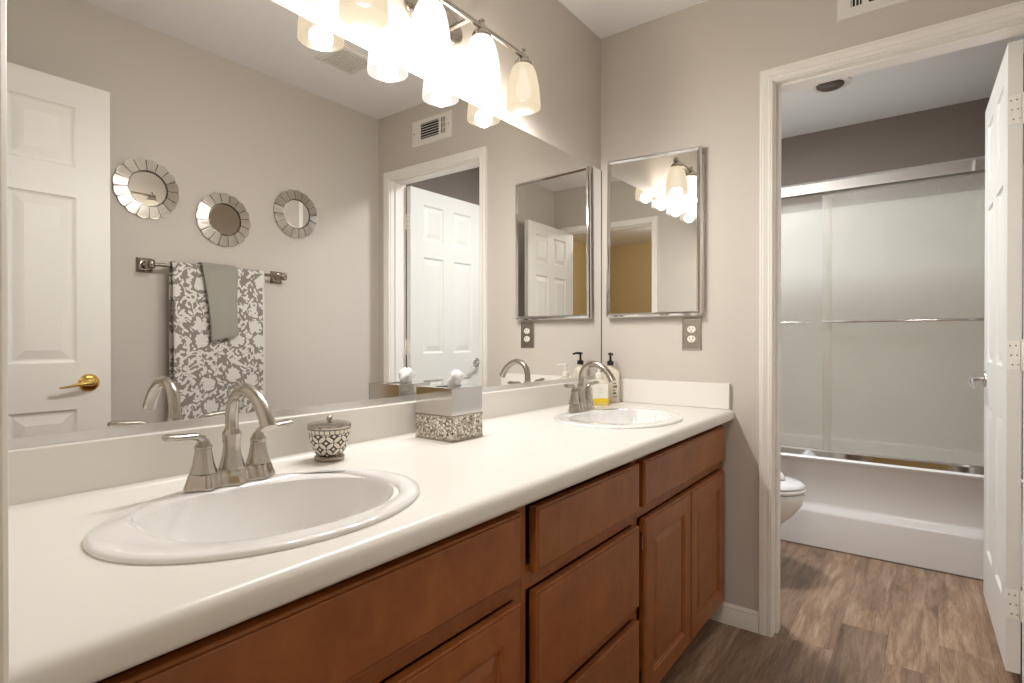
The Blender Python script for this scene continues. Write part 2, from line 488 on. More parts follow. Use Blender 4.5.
# bedroom beyond the entry
bx0, by0, by1 = -5.1, -2.6, 1.1
bm = new(); box(bm, bx0-.1, bx0, by0-.1, by1+.1, 0, H); struct('wall_bedroom_end', bm, M['tan'], 'tan wall of the room beyond the entry doorway', 'wall')
bm = new(); box(bm, bx0, XE-WT, by0-.1, by0, 0, H); struct('wall_bedroom_right', bm, M['tan'], 'tan side wall of the room beyond the entry', 'wall')
bm = new(); box(bm, bx0, XE-WT, by1, by1+.1, 0, H); struct('wall_bedroom_left', bm, M['tan'], 'tan side wall of the far room beyond the entry', 'wall')
bm = new(); box(bm, XE-WT, XE, -W-.10-1.1, -W-.10, 0, H); box(bm, XE-WT, XE, .10, 1.2, 0, H)
struct('wall_bedroom_near', bm, M['tan'], 'tan wall on the far side of the entry doorway', 'wall')

# ------------------------------------------------------------------ casings, jambs, baseboards
CASING = [(0, 0), (0, .009), (.003, .012), (.008, .012), (.011, .014), (.015, .010), (.019, .011), (.028, .015), (.033, .0165), (.036, .014), (.039, .016), (.043, .016), (.045, .013), (.045, 0)]
def casing(name, x, side, y_hi, y_lo, z, label):
    """side=-1: projects to -x"""
    bm = new(); rows = []
    off = .003
    for (u, d) in CASING:
        u += off; X = x + side*d
        rows.append([bm.verts.new(p) for p in ((X, y_hi+u, 0.0005), (X, y_hi+u, z+u), (X, y_lo-u, z+u), (X, y_lo-u, 0.0005))])
    n = len(rows)
    for i in range(n):
        a, b = rows[i], rows[(i+1) % n]
        for k in range(3): bm.faces.new((a[k], a[k+1], b[k+1], b[k]))
    bm.faces.new([r[0] for r in rows]); bm.faces.new([r[3] for r in rows])
    return struct(name, bm, M['trim'], label, 'door casing', smooth=30)
def jamb(name, x0, x1, y_hi, y_lo, z, stop_x, label):
    bm = new(); t = .0175
    box(bm, x0, x1, y_hi, y_hi+t, .0005, z+t); box(bm, x0, x1, y_lo-t, y_lo, .0005, z+t); box(bm, x0, x1, y_lo, y_hi, z, z+t)
    s0, s1 = stop_x; d = .009
    box(bm, s0, s1, y_hi-d, y_hi, .0005, z); box(bm, s0, s1, y_lo, y_lo+d, .0005, z); box(bm, s0, s1, y_lo+d, y_hi-d, z-d, z)
    return struct(name, bm, M['trim'], label, 'door jamb', bev=.0015)
casing('trim_1', -.0002, -1, DY0, DY1, DZ, 'white moulded casing around the inner doorway')
casing('trim_2', WT+.0002, 1, DY0, DY1, DZ, 'white casing on the toilet side of the inner doorway')
jamb('trim_3', .0, WT, DY0, DY1, DZ, (.030, .074), 'white jamb lining the inner doorway')
casing('trim_4', XE+.0002, 1, EY0, EY1, DZ, 'white casing around the entry doorway at the picture edge')
casing('trim_5', XE-WT-.0002, -1, EY0, EY1, DZ, 'white casing on the outer side of the entry doorway')
jamb('trim_6', XE-WT, XE, EY0, EY1, DZ, (XE-.085, XE-.040), 'white jamb lining the entry doorway')
BB = [(0, 0), (.013, 0), (.013, .055), (.010, .062), (.011, .068), (.006, .076), (0, .078)]
def baseb(name, pts_axis, fixed, side, lo, hi, label):
    bm = new()
    if pts_axis == 'y':   # runs along y on a plane x=fixed
        prism(bm, [(fixed + side*d, z+.0005) for d, z in BB], lo, hi, 'y')
    else: prism(bm, [(fixed + side*d, z+.0005) for d, z in BB], lo, hi, 'x')
    struct(name, bm, M['trim'], label, 'baseboard', smooth=30)
baseb('baseboard_far', 'y', -.0002, -1, DY0+.049, -.475, 'short white baseboard between vanity and doorway casing')
baseb('baseboard_right', 'x', -W+.0002, 1, XE+.09, -.02, 'white baseboard along the towel wall')
baseb('baseboard_toilet', 'x', -.0002, -1, WT+.02, XT-.02, 'white baseboard behind the toilet')
baseb('baseboard_toilet_right', 'x', -W+.0002, 1, WT+.09, XT-.02, 'white baseboard behind the inner door')

# ------------------------------------------------------------------ doors
def panel_door(name, Wd, Hd, T, label):
    t = thing(name, label, 'door', kind='structure')
    s = .105; mid = .095
    pw = (Wd - 2*s - mid)/2
    cols = ((s, s+pw), (s+pw+mid, Wd-s))
    rows = ((.205, .795), (.967, 1.575), (1.685, 1.905))
    k = Hd/2.0
    cells = [(a, b, c*k, d*k) for a, b in cols for c, d in rows]
    bm = new()
    slab(bm, Wd, Hd, T, cells, [(0, 0), (.005, .006), (.011, .0085), (.016, .0085), (.046, .0025), (.049, .0025)])
    lf = obj('door_leaf', bm, M['door'], t, bev=None)
    return t
def hinge(par, x, y, z, m):
    bm = new()
    box(bm, x-.001, x+.0012, y, y+.033, z-.045, z+.045)
    lathe(bm, [(0, -.048), (.0035, -.048), (.0055, -.045), (.0055, .045), (.0035, .048), (0, .048)], 12, (x-.004, y-.004, z))
    for dz in (-.03, 0, .03):
        lathe(bm, [(0, 0), (.003, 0), (.003, .001), (0, .0016)], 8, (0, 0, 0))
        for v in bm.verts[-0:]: pass
    return obj('hinge', bm, m, par, smooth=40)

# toilet-room door: local x along the leaf from the hinge, y=0 face is the one seen
d2 = panel_door('door_2', .66, 1.985, .035, 'white six-panel inner door standing open into the toilet room')
d2.location = (.120, -1.371, .052)
d2.rotation_euler = (0, 0, math.radians(1.2))
# flip so that face y=0 looks to +y : leaf occupies y -.035..0
for ch in d2.children: ch.location = (0, -.035, 0)
for z in (.215, 1.0, 1.77):
    bm = new(); box(bm, -.0022, -.0002, -.031, .001, z-.045, z+.045)
    lathe(bm, [(0, -.049), (.003, -.049), (.0055, -.046), (.0055, .046), (.003, .049), (0, .049)], 12, (-.0045, -.0385, z))
    for dz in (-.03, 0., .03):
        for dy in (-.010, -.024):
            box(bm, -.0030, -.002, dy-.002+dz*.1, dy+.002+dz*.1, z+dz-.002, z+dz+.002, 1)
    obj('hinge', bm, [M['trim'], M['nickel_dark']], d2, smooth=40)

def lever_handle(par, x, y, z, dirx, m, facing, oval=False, drop=0.0):
    """lever set on a door face: facing = +1 when the face looks to local +y"""
    bm = new(); f = facing
    prof = [(0, 0), (.033, 0), (.033, .003), (.029, .007), (.018, .011), (.0, .012)]
    tmp = new(); lathe(tmp, prof, 28, sy=1.0)
    for v in tmp.verts: v.co = Vector((x + v.co.x*(.86 if oval else 1), y + f*v.co.z, z + v.co.y*1.0))
    me = bpy.data.meshes.new('t'); tmp.to_mesh(me); tmp.free(); bm.from_mesh(me); bpy.data.meshes.remove(me)
    r = obj('door_handle', bm, m, par, smooth=50)
    bm = new()
    tube(bm, [(x, y+f*.010, z), (x, y+f*.045, z)], [.010, .009], 14)
    pts = [(x, y+f*.045, z), (x+dirx*.015, y+f*.050, z+.001), (x+dirx*.045, y+f*.052, z-.001-drop*.3), (x+dirx*.075, y+f*.050, z-.006-drop*.7), (x+dirx*.100, y+f*.045, z-.008-drop)]
    tube(bm, pts, [.0095, .0095, .0085, .0075, .005], 14, sy=[1, .9, .7, .6, .6])
    obj('lever', bm, m, r, smooth=50)
lever_handle(d2, .60, 0, .888, -1, M['chrome'], 1, drop=.02)
lever_handle(d2, .60, -.035, .888, -1, M['chrome'], -1, drop=.02)

d1 = panel_door('door_1', .690, 1.988, .035, 'white six-panel entry door with brass lever, seen in the long mirror')
d1.location = (XE+.004, -1.341, .055)
for ch in d1.children: ch.location = (0, -.035, 0)
for z in (.215, 1.0, 1.77):
    bm = new(); box(bm, -.002, 0, -.031, .001, z-.045, z+.045)
    lathe(bm, [(0, -.049), (.003, -.049), (.0055, -.046), (.0055, .046), (.003, .049), (0, .049)], 12, (-.0045, -.0405, z))
    obj('hinge', bm, M['brass'], d1, smooth=40)
lever_handle(d1, .621, 0, .885, -1, M['brass'], 1, oval=False, drop=.004)
lever_handle(d1, .621, -.035, .885, -1, M['brass'], -1, oval=False, drop=.004)
bm = new(); box(bm, .690, .6915, -.029, -.006, .86, .915); obj('latch_plate', bm, M['brass'], d1)

# ------------------------------------------------------------------ countertop with sink cut-outs
SINKS = ((-1.732, -.328), (-.475, -.328))
def build_counter():
    prof = [(-.001, .831), (-.012, .831)]
    # cross-section y,z : cove at the splash, flat top, rolled nose, underside
    top = .831; bot = .791; yf = -.576; r = .017
    poly = [(-.021, bot), (-.021, top+.010), (-.0245, top+.004), (-.031, top)]
    poly += [(yf+r, top)]
    for k in range(1, 7): a = PI/2 + (PI/2)*k/6; poly.append((yf+r+r*math.cos(a), top-r+r*math.sin(a)))
    rb = .010
    for k in range(0, 5): a = PI + (PI/2)*k/4; poly.append((yf+rb+rb*math.cos(a), bot+rb+rb*math.sin(a)))
    bm = new(); prism(bm, poly, XE+.001, -.001, 'x')
    o = obj('vanity_countertop', bm, M['counter'], smooth=40)
    cb = new()
    for sx, sy_ in SINKS:
        pl = []
        for k in range(72):
            a = 2*PI*k/72; c, s_ = math.cos(a), math.sin(a); eb = 3.6 if s_ > 0 else 2.3; ry = .173 if s_ > 0 else .152
            pl.append((sx + .016 + .199*math.copysign(abs(c)**(2/eb), c), sy_ + .002 + ry*math.copysign(abs(s_)**(2/eb), s_)))
        prism(cb, pl, .70, .90, 'z')
    co = obj('cutter', cb, M['counter'])
    md = o.modifiers.new('b', 'BOOLEAN'); md.operation = 'DIFFERENCE'; md.object = co; md.solver = 'EXACT'
    dg = bpy.context.evaluated_depsgraph_get()
    me = bpy.data.meshes.new_from_object(o.evaluated_get(dg)); me.name = 'vanity_countertop'
    o.modifiers.clear(); o.data = me
    bpy.data.objects.remove(co)
    tag(o, 'long off-white solid countertop with rolled front edge over the wood vanity', 'countertop')
    bm = new(); box(bm, XE+.001, -.001, -.020, -.0006, .831-.03, .927)
    obj('backsplash', bm, M['counter'], o, bev=.0025)
    bm = new(); box(bm, -.020, -.0006, -.562, -.021, .8312, .930)
    obj('side_splash', bm, M['counter'], o, bev=.0025)
    return o
build_counter()

# ------------------------------------------------------------------ vanity cabinets
FY = -.530; TF = .020
CB, CT, CX = .095, .7905, None
def cabinet(name, x0, x1, openings, label, deck=True):
    t = thing(name, label, 'cabinet', ((x0+x1)/2, FY, 0))
    ox = (x0+x1)/2
    bm = new(); th = .016
    def b(xa, xb, ya, yb, za, zb): box(bm, xa-ox, xb-ox, ya-FY, yb-FY, za, zb)
    b(x0, x0+th, FY+.019, -.004, CB, CT); b(x1-th, x1, FY+.019, -.004, CB, CT)
    b(x0+th, x1-th, FY+.019, -.004, CB, CB+th); b(x0+th, x1-th, -.012, -.004, CB+th, CT)
    obj('carcass', bm, M['wood'], t)
    # face frame: whole rectangle minus openings, built from stiles and rails
    bm = new()
    xs = sorted({x0, x1} | {o[0] for o in openings} | {o[1] for o in openings})
    zs = sorted({CB, CT} | {o[2] for o in openings} | {o[3] for o in openings})
    for i in range(len(xs)-1):
        for j in range(len(zs)-1):
            cxm, czm = (xs[i]+xs[i+1])/2, (zs[j]+zs[j+1])/2
            if any(o[0] < cxm < o[1] and o[2] < czm < o[3] for o in openings): continue
            b(xs[i], xs[i+1], FY, FY+.0188, zs[j], zs[j+1])
    bmesh.ops.remove_doubles(bm, verts=bm.verts, dist=.0001)
    seen = {}
    for f in list(bm.faces):
        k = tuple(sorted(v.index for v in f.verts))
    obj('face_frame', bm, M['wood'], t)
    bm = new(); b(x0, x1, FY+.0005, FY+.0180, CB-.0035, CB-.0004); obj('bottom_edge', bm, M['edge_band'], t)
    bm = new(); b(x0, x1, -.462, -.450, .0005, CB-.001); obj('toe_kick', bm, M['wood_dark'], t)
    return t
def front(t, name, x0, x1, z0, z1, door=False):
    bm = new(); ox = t.location.x
    cells = []; steps = []
    if door:
        s = .056; cells = [(s, x1-x0-s, s, z1-z0-s)]
        steps = [(0, 0), (.003, .0035), (.007, .0035), (.009, .008), (.014, .009), (.030, .003), (.033, .0022)]
    slab(bm, x1-x0, z1-z0, TF, cells, steps, edge=.0085, back=False)
    o = obj(name, bm, M['wood'], t)
    o.location = (x0-ox, -TF-.0004, z0)
    return o
def cab_hinge(dr, x, z):
    bm = new(); box(bm, x-.003, x+.003, .012, .0202, z-.028, z+.028); tube(bm, [(x, .010, z-.018), (x, .010, z+.018)], .0032, 10)
    obj('hinge', bm, M['nickel_dark'], dr, smooth=40)

cl = cabinet('vanity_cabinet', -2.133, -1.339, [(-2.095, -1.366, .655, .774), (-2.095, -1.366, .125, .600)], 'near stained maple sink cabinet under the front sink')
front(cl, 'false_drawer_front', -2.108, -1.361, .639, .770)
dr = front(cl, 'door', -1.729, -1.362, .10, .596, True); cab_hinge(dr, .3695, .44); cab_hinge(dr, .3695, .06)
dr = front(cl, 'door', -2.108, -1.735, .10, .596, True); cab_hinge(dr, -.0025, .44); cab_hinge(dr, -.0025, .06)
cd_ = cabinet('vanity_drawer_cabinet', -1.338, -.801, [(-1.322, -.83, .65, .774), (-1.322, -.83, .39, .602), (-1.322, -.83, .12, .345)], 'middle stained maple drawer cabinet with three drawer fronts')
front(cd_, 'drawer_front', -1.310, -.816, .635, .766)
front(cd_, 'drawer_front', -1.310, -.816, .379, .597)
front(cd_, 'drawer_front', -1.310, -.816, .10, .340)
cr = cabinet('vanity_cabinet', -.800, -.003, [(-.793, -.05, .655, .774), (-.793, -.05, .125, .608)], 'far stained maple sink cabinet beside the inner doorway')
front(cr, 'false_drawer_front', -.787, -.034, .639, .768)
dr = front(cr, 'door', -.779, -.412, .10, .603, True); cab_hinge(dr, -.0025, .44); cab_hinge(dr, -.0025, .06)
dr = front(cr, 'door', -.408, -.040, .10, .603, True); cab_hinge(dr, .3705, .44); cab_hinge(dr, .3705, .06)

# ------------------------------------------------------------------ sinks
def make_sink(x, y, label):
    t = thing('sink', label, 'sink', (x, y, .8312), group='drop-in sinks')
    bm = new(); n = 72
    # loops: (rx, ry, y offset, z) from the outer lip over the rim into the bowl, then the underside
    loops = [(.252, .197, 0, .0, 2), (.253, .198, 0, .003, 2), (.2505, .1955, 0, .006, 2), (.246, .191, 0, .0078, 2), (.238, .184, 0, .0084, 2),
             (.221, .163, .002, .0080, 2.2), (.214, .155, .002, .0070, 2.35), (.209, .149, .002, .0035, 2.4), (.205, .144, .002, -.006, 2.4), (.195, .134, .003, -.045, 2.35),
             (.174, .108, .011, -.088, 2.25), (.138, .086, .010, -.116, 2.1), (.090, .060, .009, -.130, 2), (.045, .034, .009, -.1365, 2), (.021, .021, .009, -.140, 2),
             (.021, .021, .009, -.150, 2), (.10, .070, .009, -.146, 2), (.160, .100, .010, -.122, 2), (.192, .128, .008, -.075, 2), (.206, .148, .004, -.02, 2), (.210, .152, .003, -.001, 2)]
    rings = []
    for rx, ry, oy, z, ex in loops:
        ring = []
        for k in range(n):
            a = 2*PI*k/n; c, s_ = math.cos(a), math.sin(a)
            eb = ex + (1.7 if s_ > 0 and ex > 2.3 else (.9 if s_ > 0 and ex > 2.15 else 0)); dx_ = .016 if ex > 2.15 else 0
            px = dx_ + (rx - dx_)*math.copysign(abs(c)**(2/eb), c); py = oy + (ry*(1.12 if ex > 2.15 and s_ > 0 else 1))*math.copysign(abs(s_)**(2/eb), s_)
            if ry > .18: py += .026*max(0, s_)**2            # faucet ledge reaches a little further back
            k_ = min(1, max(0, (s_-.25)/.5)); k_ = k_*k_*(3-2*k_)
            ring.append(bm.verts.new((px, py, z*(1-.68*k_) if z > 0 else z)))
        rings.append(ring)
    for i in range(len(rings)):
        a, b = rings[i], rings[(i+1) % len(rings)]
        for k in range(n): bm.faces.new((a[k], a[(k+1) % n], b[(k+1) % n], b[k]))
    obj('basin', bm, M['china'], t, smooth=60)
    bm = new(); lathe(bm, [(0, -.1385), (.012, -.1385), (.020, -.137), (.0235, -.1375), (.0205, -.141), (.0205, -.149), (0, -.149)], 28, (0, .009, .0025))
    obj('drain', bm, M['nickel'], t, smooth=50)
    return t
s1 = make_sink(*SINKS[0], 'large white oval drop-in sink nearest the camera')
s2 = copy_tree(s1); s2.location = (SINKS[1][0], SINKS[1][1], .8312)
s2['label'] = 'white oval drop-in sink at the far end by the soap bottles'

# ------------------------------------------------------------------ faucets
def make_faucet(x, y, z, label):
    t = thing('faucet', label, 'faucet', (x, y, z), group='brushed nickel faucets')
    m = M['nickel']
    # base plate: three flared plinths joined by a narrower bridge
    bm = new(); n = 64; rings = []
    def outline(grow, zz):
        pts = []
        for k in range(n):
            a = 2*PI*k/n; cx_, sx_ = math.cos(a), math.sin(a)
            px = (.082+grow)*math.copysign(abs(cx_)**.75, cx_)
            wv = .0225 + .0060*math.cos(px/.051*2*PI)
            py = (wv+grow)*math.copysign(abs(sx_)**.7, sx_)
            pts.append(bm.verts.new((px, py, zz)))
        return pts
    for g, zz in ((.002, 0), (.002, .003), (-.002, .014), (-.0055, .026), (-.007, .028)): rings.append(outline(g, zz))
    for a, b in zip(rings[:-1], rings[1:]):
        for k in range(n): bm.faces.new((a[k], a[(k+1) % n], b[(k+1) % n], b[k]))
    bm.faces.new(rings[-1]); bm.faces.new(rings[0])
    obj('base_plate', bm, m, t, smooth=50)
    # spout: faceted pedestal, collar, gooseneck
    bm = new()
    lathe(bm, [(.0225, .026), (.022, .031), (.0165, .052), (.0145, .070), (.0165, .088), (.0165, .091), (.0125, .100), (.0, .100)], 10, (0, 0, 0), phase=PI/10)
    sp = obj('spout', bm, m, t, smooth=20)
    bm = new()
    cv = [(0, .096), (0, .112), (-.001, .130), (-.006, .147), (-.017, .162), (-.033, .172), (-.052, .1755), (-.072, .172), (-.091, .162), (-.107, .148), (-.120, .131), (-.130, .113)]
    pts = [(0, a_, b_) for a_, b_ in cv]
    rad = [.0118, .0116, .0116, .0116, .0116, .0116, .0117, .0119, .0122, .0126, .0131, .0137]
    tube(bm, pts, rad, 20, up=(1, 0, 0))
    obj('gooseneck', bm, m, sp, smooth=60)
    # lift rod
    bm = new(); tube(bm, [(0, .024, .022), (0, .026, .070)], .0022, 10); lathe(bm, [(0, 0), (.003, .001), (.0052, .006), (.0045, .011), (0, .013)], 14, (0, .026, .068))
    obj('lift_rod', bm, m, t, smooth=50)
    for s in (-1, 1):
        bm = new()
        lathe(bm, [(.0225, .0275), (.022, .0295), (.0175, .044), (.0140, .066), (.0136, .070), (.0150, .0715), (.0148, .0745), (.0105, .082), (.0085, .087), (0, .088)], 10, (s*.051, 0, 0), phase=PI/10)
        h = obj('handle', bm, m, t, smooth=20)
        bm = new(); x0 = s*.051
        pts = [(x0, 0, .078), (x0+s*.003, 0, .089), (x0+s*.014, -.001, .0945), (x0+s*.028, -.002, .0955), (x0+s*.046, -.003, .097), (x0+s*.060, -.004, .0985), (x0+s*.066, -.004, .099)]
        tube(bm, pts, [.0075, .0085, .0098, .0112, .0125, .0125, .010], 14, sy=[1, .95, .68, .54, .50, .52, .45])
        obj('lever', bm, m, h, smooth=60)
    return t
f1 = make_faucet(-1.707, -.130, .8352, 'brushed nickel gooseneck faucet on the near sink')
f2 = copy_tree(f1); f2.location = (-.398, -.130, .8352)
f2['label'] = 'brushed nickel gooseneck faucet on the far sink in front of the soap bottles'

# ------------------------------------------------------------------ long wall mirror
mr = thing('wall_mirror', 'long frameless mirror above the whole vanity', 'mirror', (XE/2, 0, .94))
bm = new(); box(bm, XE+.004-XE/2, -.0075-XE/2, -.0062, -.0012, .004, .912); obj('mirror_glass', bm, M['mirror'], mr)
bm = new(); prism(bm, [(-.0012, -.0125), (-.0085, -.0125), (-.0085, .0042), (-.0066, .0042), (-.0066, .0030), (-.0012, .0030)], XE+.004-XE/2, -.0075-XE/2, 'x')
obj('bottom_channel', bm, M['satin'], mr)
bm = new(); box(bm, -.0073-XE/2, -.0035-XE/2, -.0066, -.0012, .003, .912); obj('edge_strip', bm, M['gap'], mr)

# ------------------------------------------------------------------ medicine cabinet on the far wall
def build_medicine_cabinet():
    c = Vector((0, -.268, 1.52))
    t = thing('medicine_cabinet', 'mirrored medicine cabinet with polished metal frame on the far wall', 'medicine cabinet', (0, -.268, 1.19))
    o = Vector((0, -.268, 1.19))
    bm = new(); box(bm, -.022, -.0006, -.195, .190, .018, .640); obj('cabinet_body', bm, M['satin'], t)
    # corners of the door (slightly out of square on its hinges) on the plane x=-.03, y/z
    q = [Vector((0, -.051, 1.876)), Vector((0, -.460, 1.862)), Vector((0, -.459, 1.195)), Vector((0, -.045, 1.194))]
    ctr = sum(q, Vector())/4
    bm = new(); rings = []
    for ins, d in ((0, .0225), (0, .033), (.004, .041), (.010, .043), (.0145, .039), (.018, .036), (.018, .0225)):
        ring = []
        for p in q:
            sy_ = 1 if p.y > ctr.y else -1; sz = 1 if p.z > ctr.z else -1
            ring.append(bm.verts.new((-d, p.y - sy_*ins - o.y, p.z - sz*ins - o.z)))
        rings.append(ring)
    for i in range(len(rings)):
        a, b = rings[i], rings[(i+1) % len(rings)]
        for k in range(4): bm.faces.new((a[k], a[(k+1) % 4], b[(k+1) % 4], b[k]))
    d = obj('door_frame', bm, M['chrome'], t)
    bm = new()
    F = []; B = []
    for p in q:
        sy_ = 1 if p.y > ctr.y else -1; sz = 1 if p.z > ctr.z else -1
        y_, z_ = p.y - sy_*.0175 - o.y, p.z - sz*.0175 - o.z
        F.append(bm.verts.new((-.0358 + .0085*y_, y_, z_))); B.append(bm.verts.new((-.023, y_, z_)))
    bm.faces.new(F); bm.faces.new(B)
    for k in range(4): bm.faces.new((F[k], F[(k+1) % 4], B[(k+1) % 4], B[k]))
    obj('mirror_panel', bm, M['mirror'], d)
build_medicine_cabinet()

# ------------------------------------------------------------------ outlet
t = thing('outlet', 'brushed metal double outlet plate under the medicine cabinet', 'outlet', (0, -.411, 1.122))
bm = new(); nested(bm, -.040, .040, -.0645, .0645, [(0, 0), (.001, .003), (.004, .0055), (.007, .006)], 0, 1)
for v in bm.verts: v.co = Vector((-.0006-v.co.y, v.co.x, v.co.z))
obj('cover_plate', bm, M['nickel'], t)
for s in (-1, 1):
    bm = new(); tmp = []
    prof = [(.0165, 0), (.0165, .0022), (.0155, .003), (0, .003)]
    lathe(bm, prof, 24, sx=1.0, sy=.84)
    for v in bm.verts: v.co = Vector((-.0064-v.co.z, v.co.x, v.co.y + s*.0195))
    r = obj('receptacle', bm, M['plastic'], t, smooth=40)
    bm = new()
    for yy in (-.0062, .0062): box(bm, -.0100, -.0092, yy-.0012, yy+.0012, s*.0195-.001, s*.0195+.0075)
    box(bm, -.0100, -.0092, -.0022, .0022, s*.0195-.0095, s*.0195-.0050)
    obj('socket_slots', bm, M['gap'], r)

# ------------------------------------------------------------------ air register above the inner doorway
t = thing('wall_vent', 'white metal air register high above the inner doorway', 'vent', (0, -1.071, 2.277))
bm = new(); hw, hh = .155, .074
nested(bm, -hw, hw, -hh, hh, [(0, 0), (.002, .004), (.007, .007)], 0, 1, cap=False)
# face plate with two windows
y_ = .007
def plate(bm, holes):
    xs = sorted({-hw+.007, hw-.007} | {h[0] for h in holes} | {h[1] for h in holes}); zs = sorted({-hh+.007, hh-.007} | {h[2] for h in holes} | {h[3] for h in holes})
    for i in range(len(xs)-1):
        for j in range(len(zs)-1):
            mx_, mz = (xs[i]+xs[i+1])/2, (zs[j]+zs[j+1])/2
            if any(h[0] < mx_ < h[1] and h[2] < mz < h[3] for h in holes): continue
            bm.faces.new([bm.verts.new(p) for p in ((xs[i], y_, zs[j]), (xs[i+1], y_, zs[j]), (xs[i+1], y_, zs[j+1]), (xs[i], y_, zs[j+1]))])
HL = [(-.077, .062, -.042, .045), (.082, .114, -.042, .045)]
plate(bm, HL)
for v in bm.verts: v.co = Vector((-.0006-v.co.y, v.co.x, v.co.z))
obj('face_plate', bm, M['vent'], t)
bm = new(); box(bm, -.002, -.0008, -.145, .145, -.064, .064); obj('duct_shadow', bm, M['gap'], t)
bm = new()
for k in range(6):
    z = -.035 + k*.0145; prism(bm, [(-.0072, z), (-.0022, z+.006), (-.0022, z+.0072), (-.0072, z+.0015)], -.077, .062, 'y')
for v in bm.verts: pass
obj('louver', bm, M['vent'], t)
bm = new()
for k in range(3):
    yy = .088 + k*.0105; box(bm, -.0072, -.0025, yy, yy+.003, -.042, .045)
for zz in (-.014, .016): box(bm, -.0070, -.0025, .082, .114, zz, zz+.003)
obj('louver', bm, M['vent'], t)
for yy in (-.135, .135):
    bm = new(); lathe(bm, [(0, .0095), (.003, .0088), (.004, .0075)], 10)
    for v in bm.verts: v.co = Vector((-v.co.z+.0002, v.co.x+yy, v.co.y))
    obj('screw', bm, M['nickel_dark'], t)

# bathroom ceiling fan grille, seen only in the mirror
t = thing('ceiling_vent', 'square perforated exhaust grille in the bathroom ceiling, seen in the mirror', 'vent', (-.57, -1.07, H))
bm = new(); nested(bm, -.105, .105, -.105, .105, [(0, 0), (.004, .010), (.018, .014), (.022, .011)], 0, -1, cap=False)
for v in bm.verts: v.co = Vector((v.co.x, v.co.z, v.co.y-.0004))
obj('grille_frame', bm, M['vent'], t)
bm = new()
for k in range(11):
    a = -.083 + k*.0151; box(bm, a, a+.008, -.083, .083, -.0125, -.009); box(bm, -.083, .083, a, a+.005, -.0122, -.010)
obj('grille', bm, M['vent'], t)
bm = new(); box(bm, -.084, .084, -.084, .084, -.004, -.0008); obj('fan_opening', bm, M['gap'], t)

# round vent in the toilet room ceiling
t = thing('ceiling_downlight', 'round recessed light with dark unlit lens in the toilet room ceiling', 'light', (1.11, -.757, H))
bm = new(); lathe(bm, [(.062, -.0005), (.096, -.0005), (.094, -.006), (.080, -.010), (.066, -.008), (.062, -.0005)], 40); obj('trim_ring', bm, M['vent'], t, smooth=50)
bm = new(); lathe(bm, [(.063, -.0008), (.063, -.012), (.052, -.020), (.030, -.024), (0, -.025)], 36); obj('lens', bm, mat('dark_lens', S(84, 74, 64), .3), t, smooth=50)

# ------------------------------------------------------------------ vanity light
def build_vanity_light():
    LX = -1.045; LY = -.092; RZ = 2.043
    t = thing('vanity_light', 'four-lamp brushed nickel vanity light on the wall above the mirror', 'light', (LX, 0, RZ))
    m = M['nickel']
    bm = new(); lathe(bm, [(0, .019), (.8, .019), (.92, .016), (1, .008), (1, 0.0006)], 48)
    for v in bm.verts: v.co = Vector((v.co.x*.118, -v.co.z, v.co.y*.056))
    obj('wall_plate', bm, m, t, smooth=50)
    for s in (-1, 1):
        bm = new(); tube(bm, [(s*.055, -.015, -.004), (s*.055, LY, 0)], .0075, 14); obj('arm', bm, m, t, smooth=50)
    bm = new(); tube(bm, [(LAMP_X[0]-LX-.022, LY, 0), (LAMP_X[-1]-LX+.022, LY, 0)], .0085, 16)
    obj('rod', bm, m, t, smooth=50)
    for i, lx in enumerate(LAMP_X):
        c = (lx-LX, LY, 0)
        bm = new()
        lathe(bm, [(0, .026), (.006, .024), (.0095, .019), (.007, .013), (.0105, .010), (.0125, .004), (.0125, -.008), (.020, -.012), (.028, -.020), (.030, -.030), (.028, -.034), (0, -.034)], 24, c)
        so = obj('socket', bm, m, t, smooth=40)
        bm = new()
        out = [(.026, -.030), (.034, -.038), (.042, -.055), (.0485, -.080), (.0535, -.110), (.0565, -.140), (.0575, -.172)]
        inn = [(.0555, -.172), (.0545, -.140), (.0515, -.110), (.0465, -.080), (.040, -.056), (.030, -.042), (.0, -.038)]
        lathe(bm, out+inn, 40, c, mis=[0]*(len(out)) + [1]*(len(inn)-1))
        obj('lamp_shade', bm, [M['shade_white'] if i in (1, 2) else M['shade_cream'], M['shade_skin']], t, smooth=60)
        bm = new(); lathe(bm, [(0, -.046), (.013, -.046), (.0135, -.066), (.020, -.082), (.0265, -.102), (.027, -.118), (.020, -.136), (.010, -.143), (0, -.1445)], 24, c)
        obj('bulb', bm, M['bulb'], so, smooth=60)
        light('vanity_bulb_light', 'POINT', (lx, LY, RZ-.165), LAMP_W[i], (1.0, .972, .94), .030)
build_vanity_light()

# bodies made up for the added fill lights, outside the picture (bedroom and toilet room)
def fill_dome(x, y, r, label):
    t = thing('added_fill_fixture', label, 'light', (x, y, H))
    bm = new(); lathe(bm, [(0, -.0005), (r, -.0005), (r, -.018), (r*.96, -.022), (0, -.022)], 40); obj('fill_fixture_base', bm, M['nickel'], t, smooth=40)
    bm = new(); lathe(bm, [(r*.95, -.0225), (r*.93, -.040), (r*.75, -.058), (r*.4, -.068), (0, -.070)], 40); obj('fill_diffuser', bm, M['fill_diffuser'], t, smooth=60)
fill_dome(-3.6, -1.1, .19, 'added round ceiling fill light in the room beyond the entry, out of view')
fill_dome(.62, -.24, .15, 'added round ceiling fill light inside the toilet room, out of view')

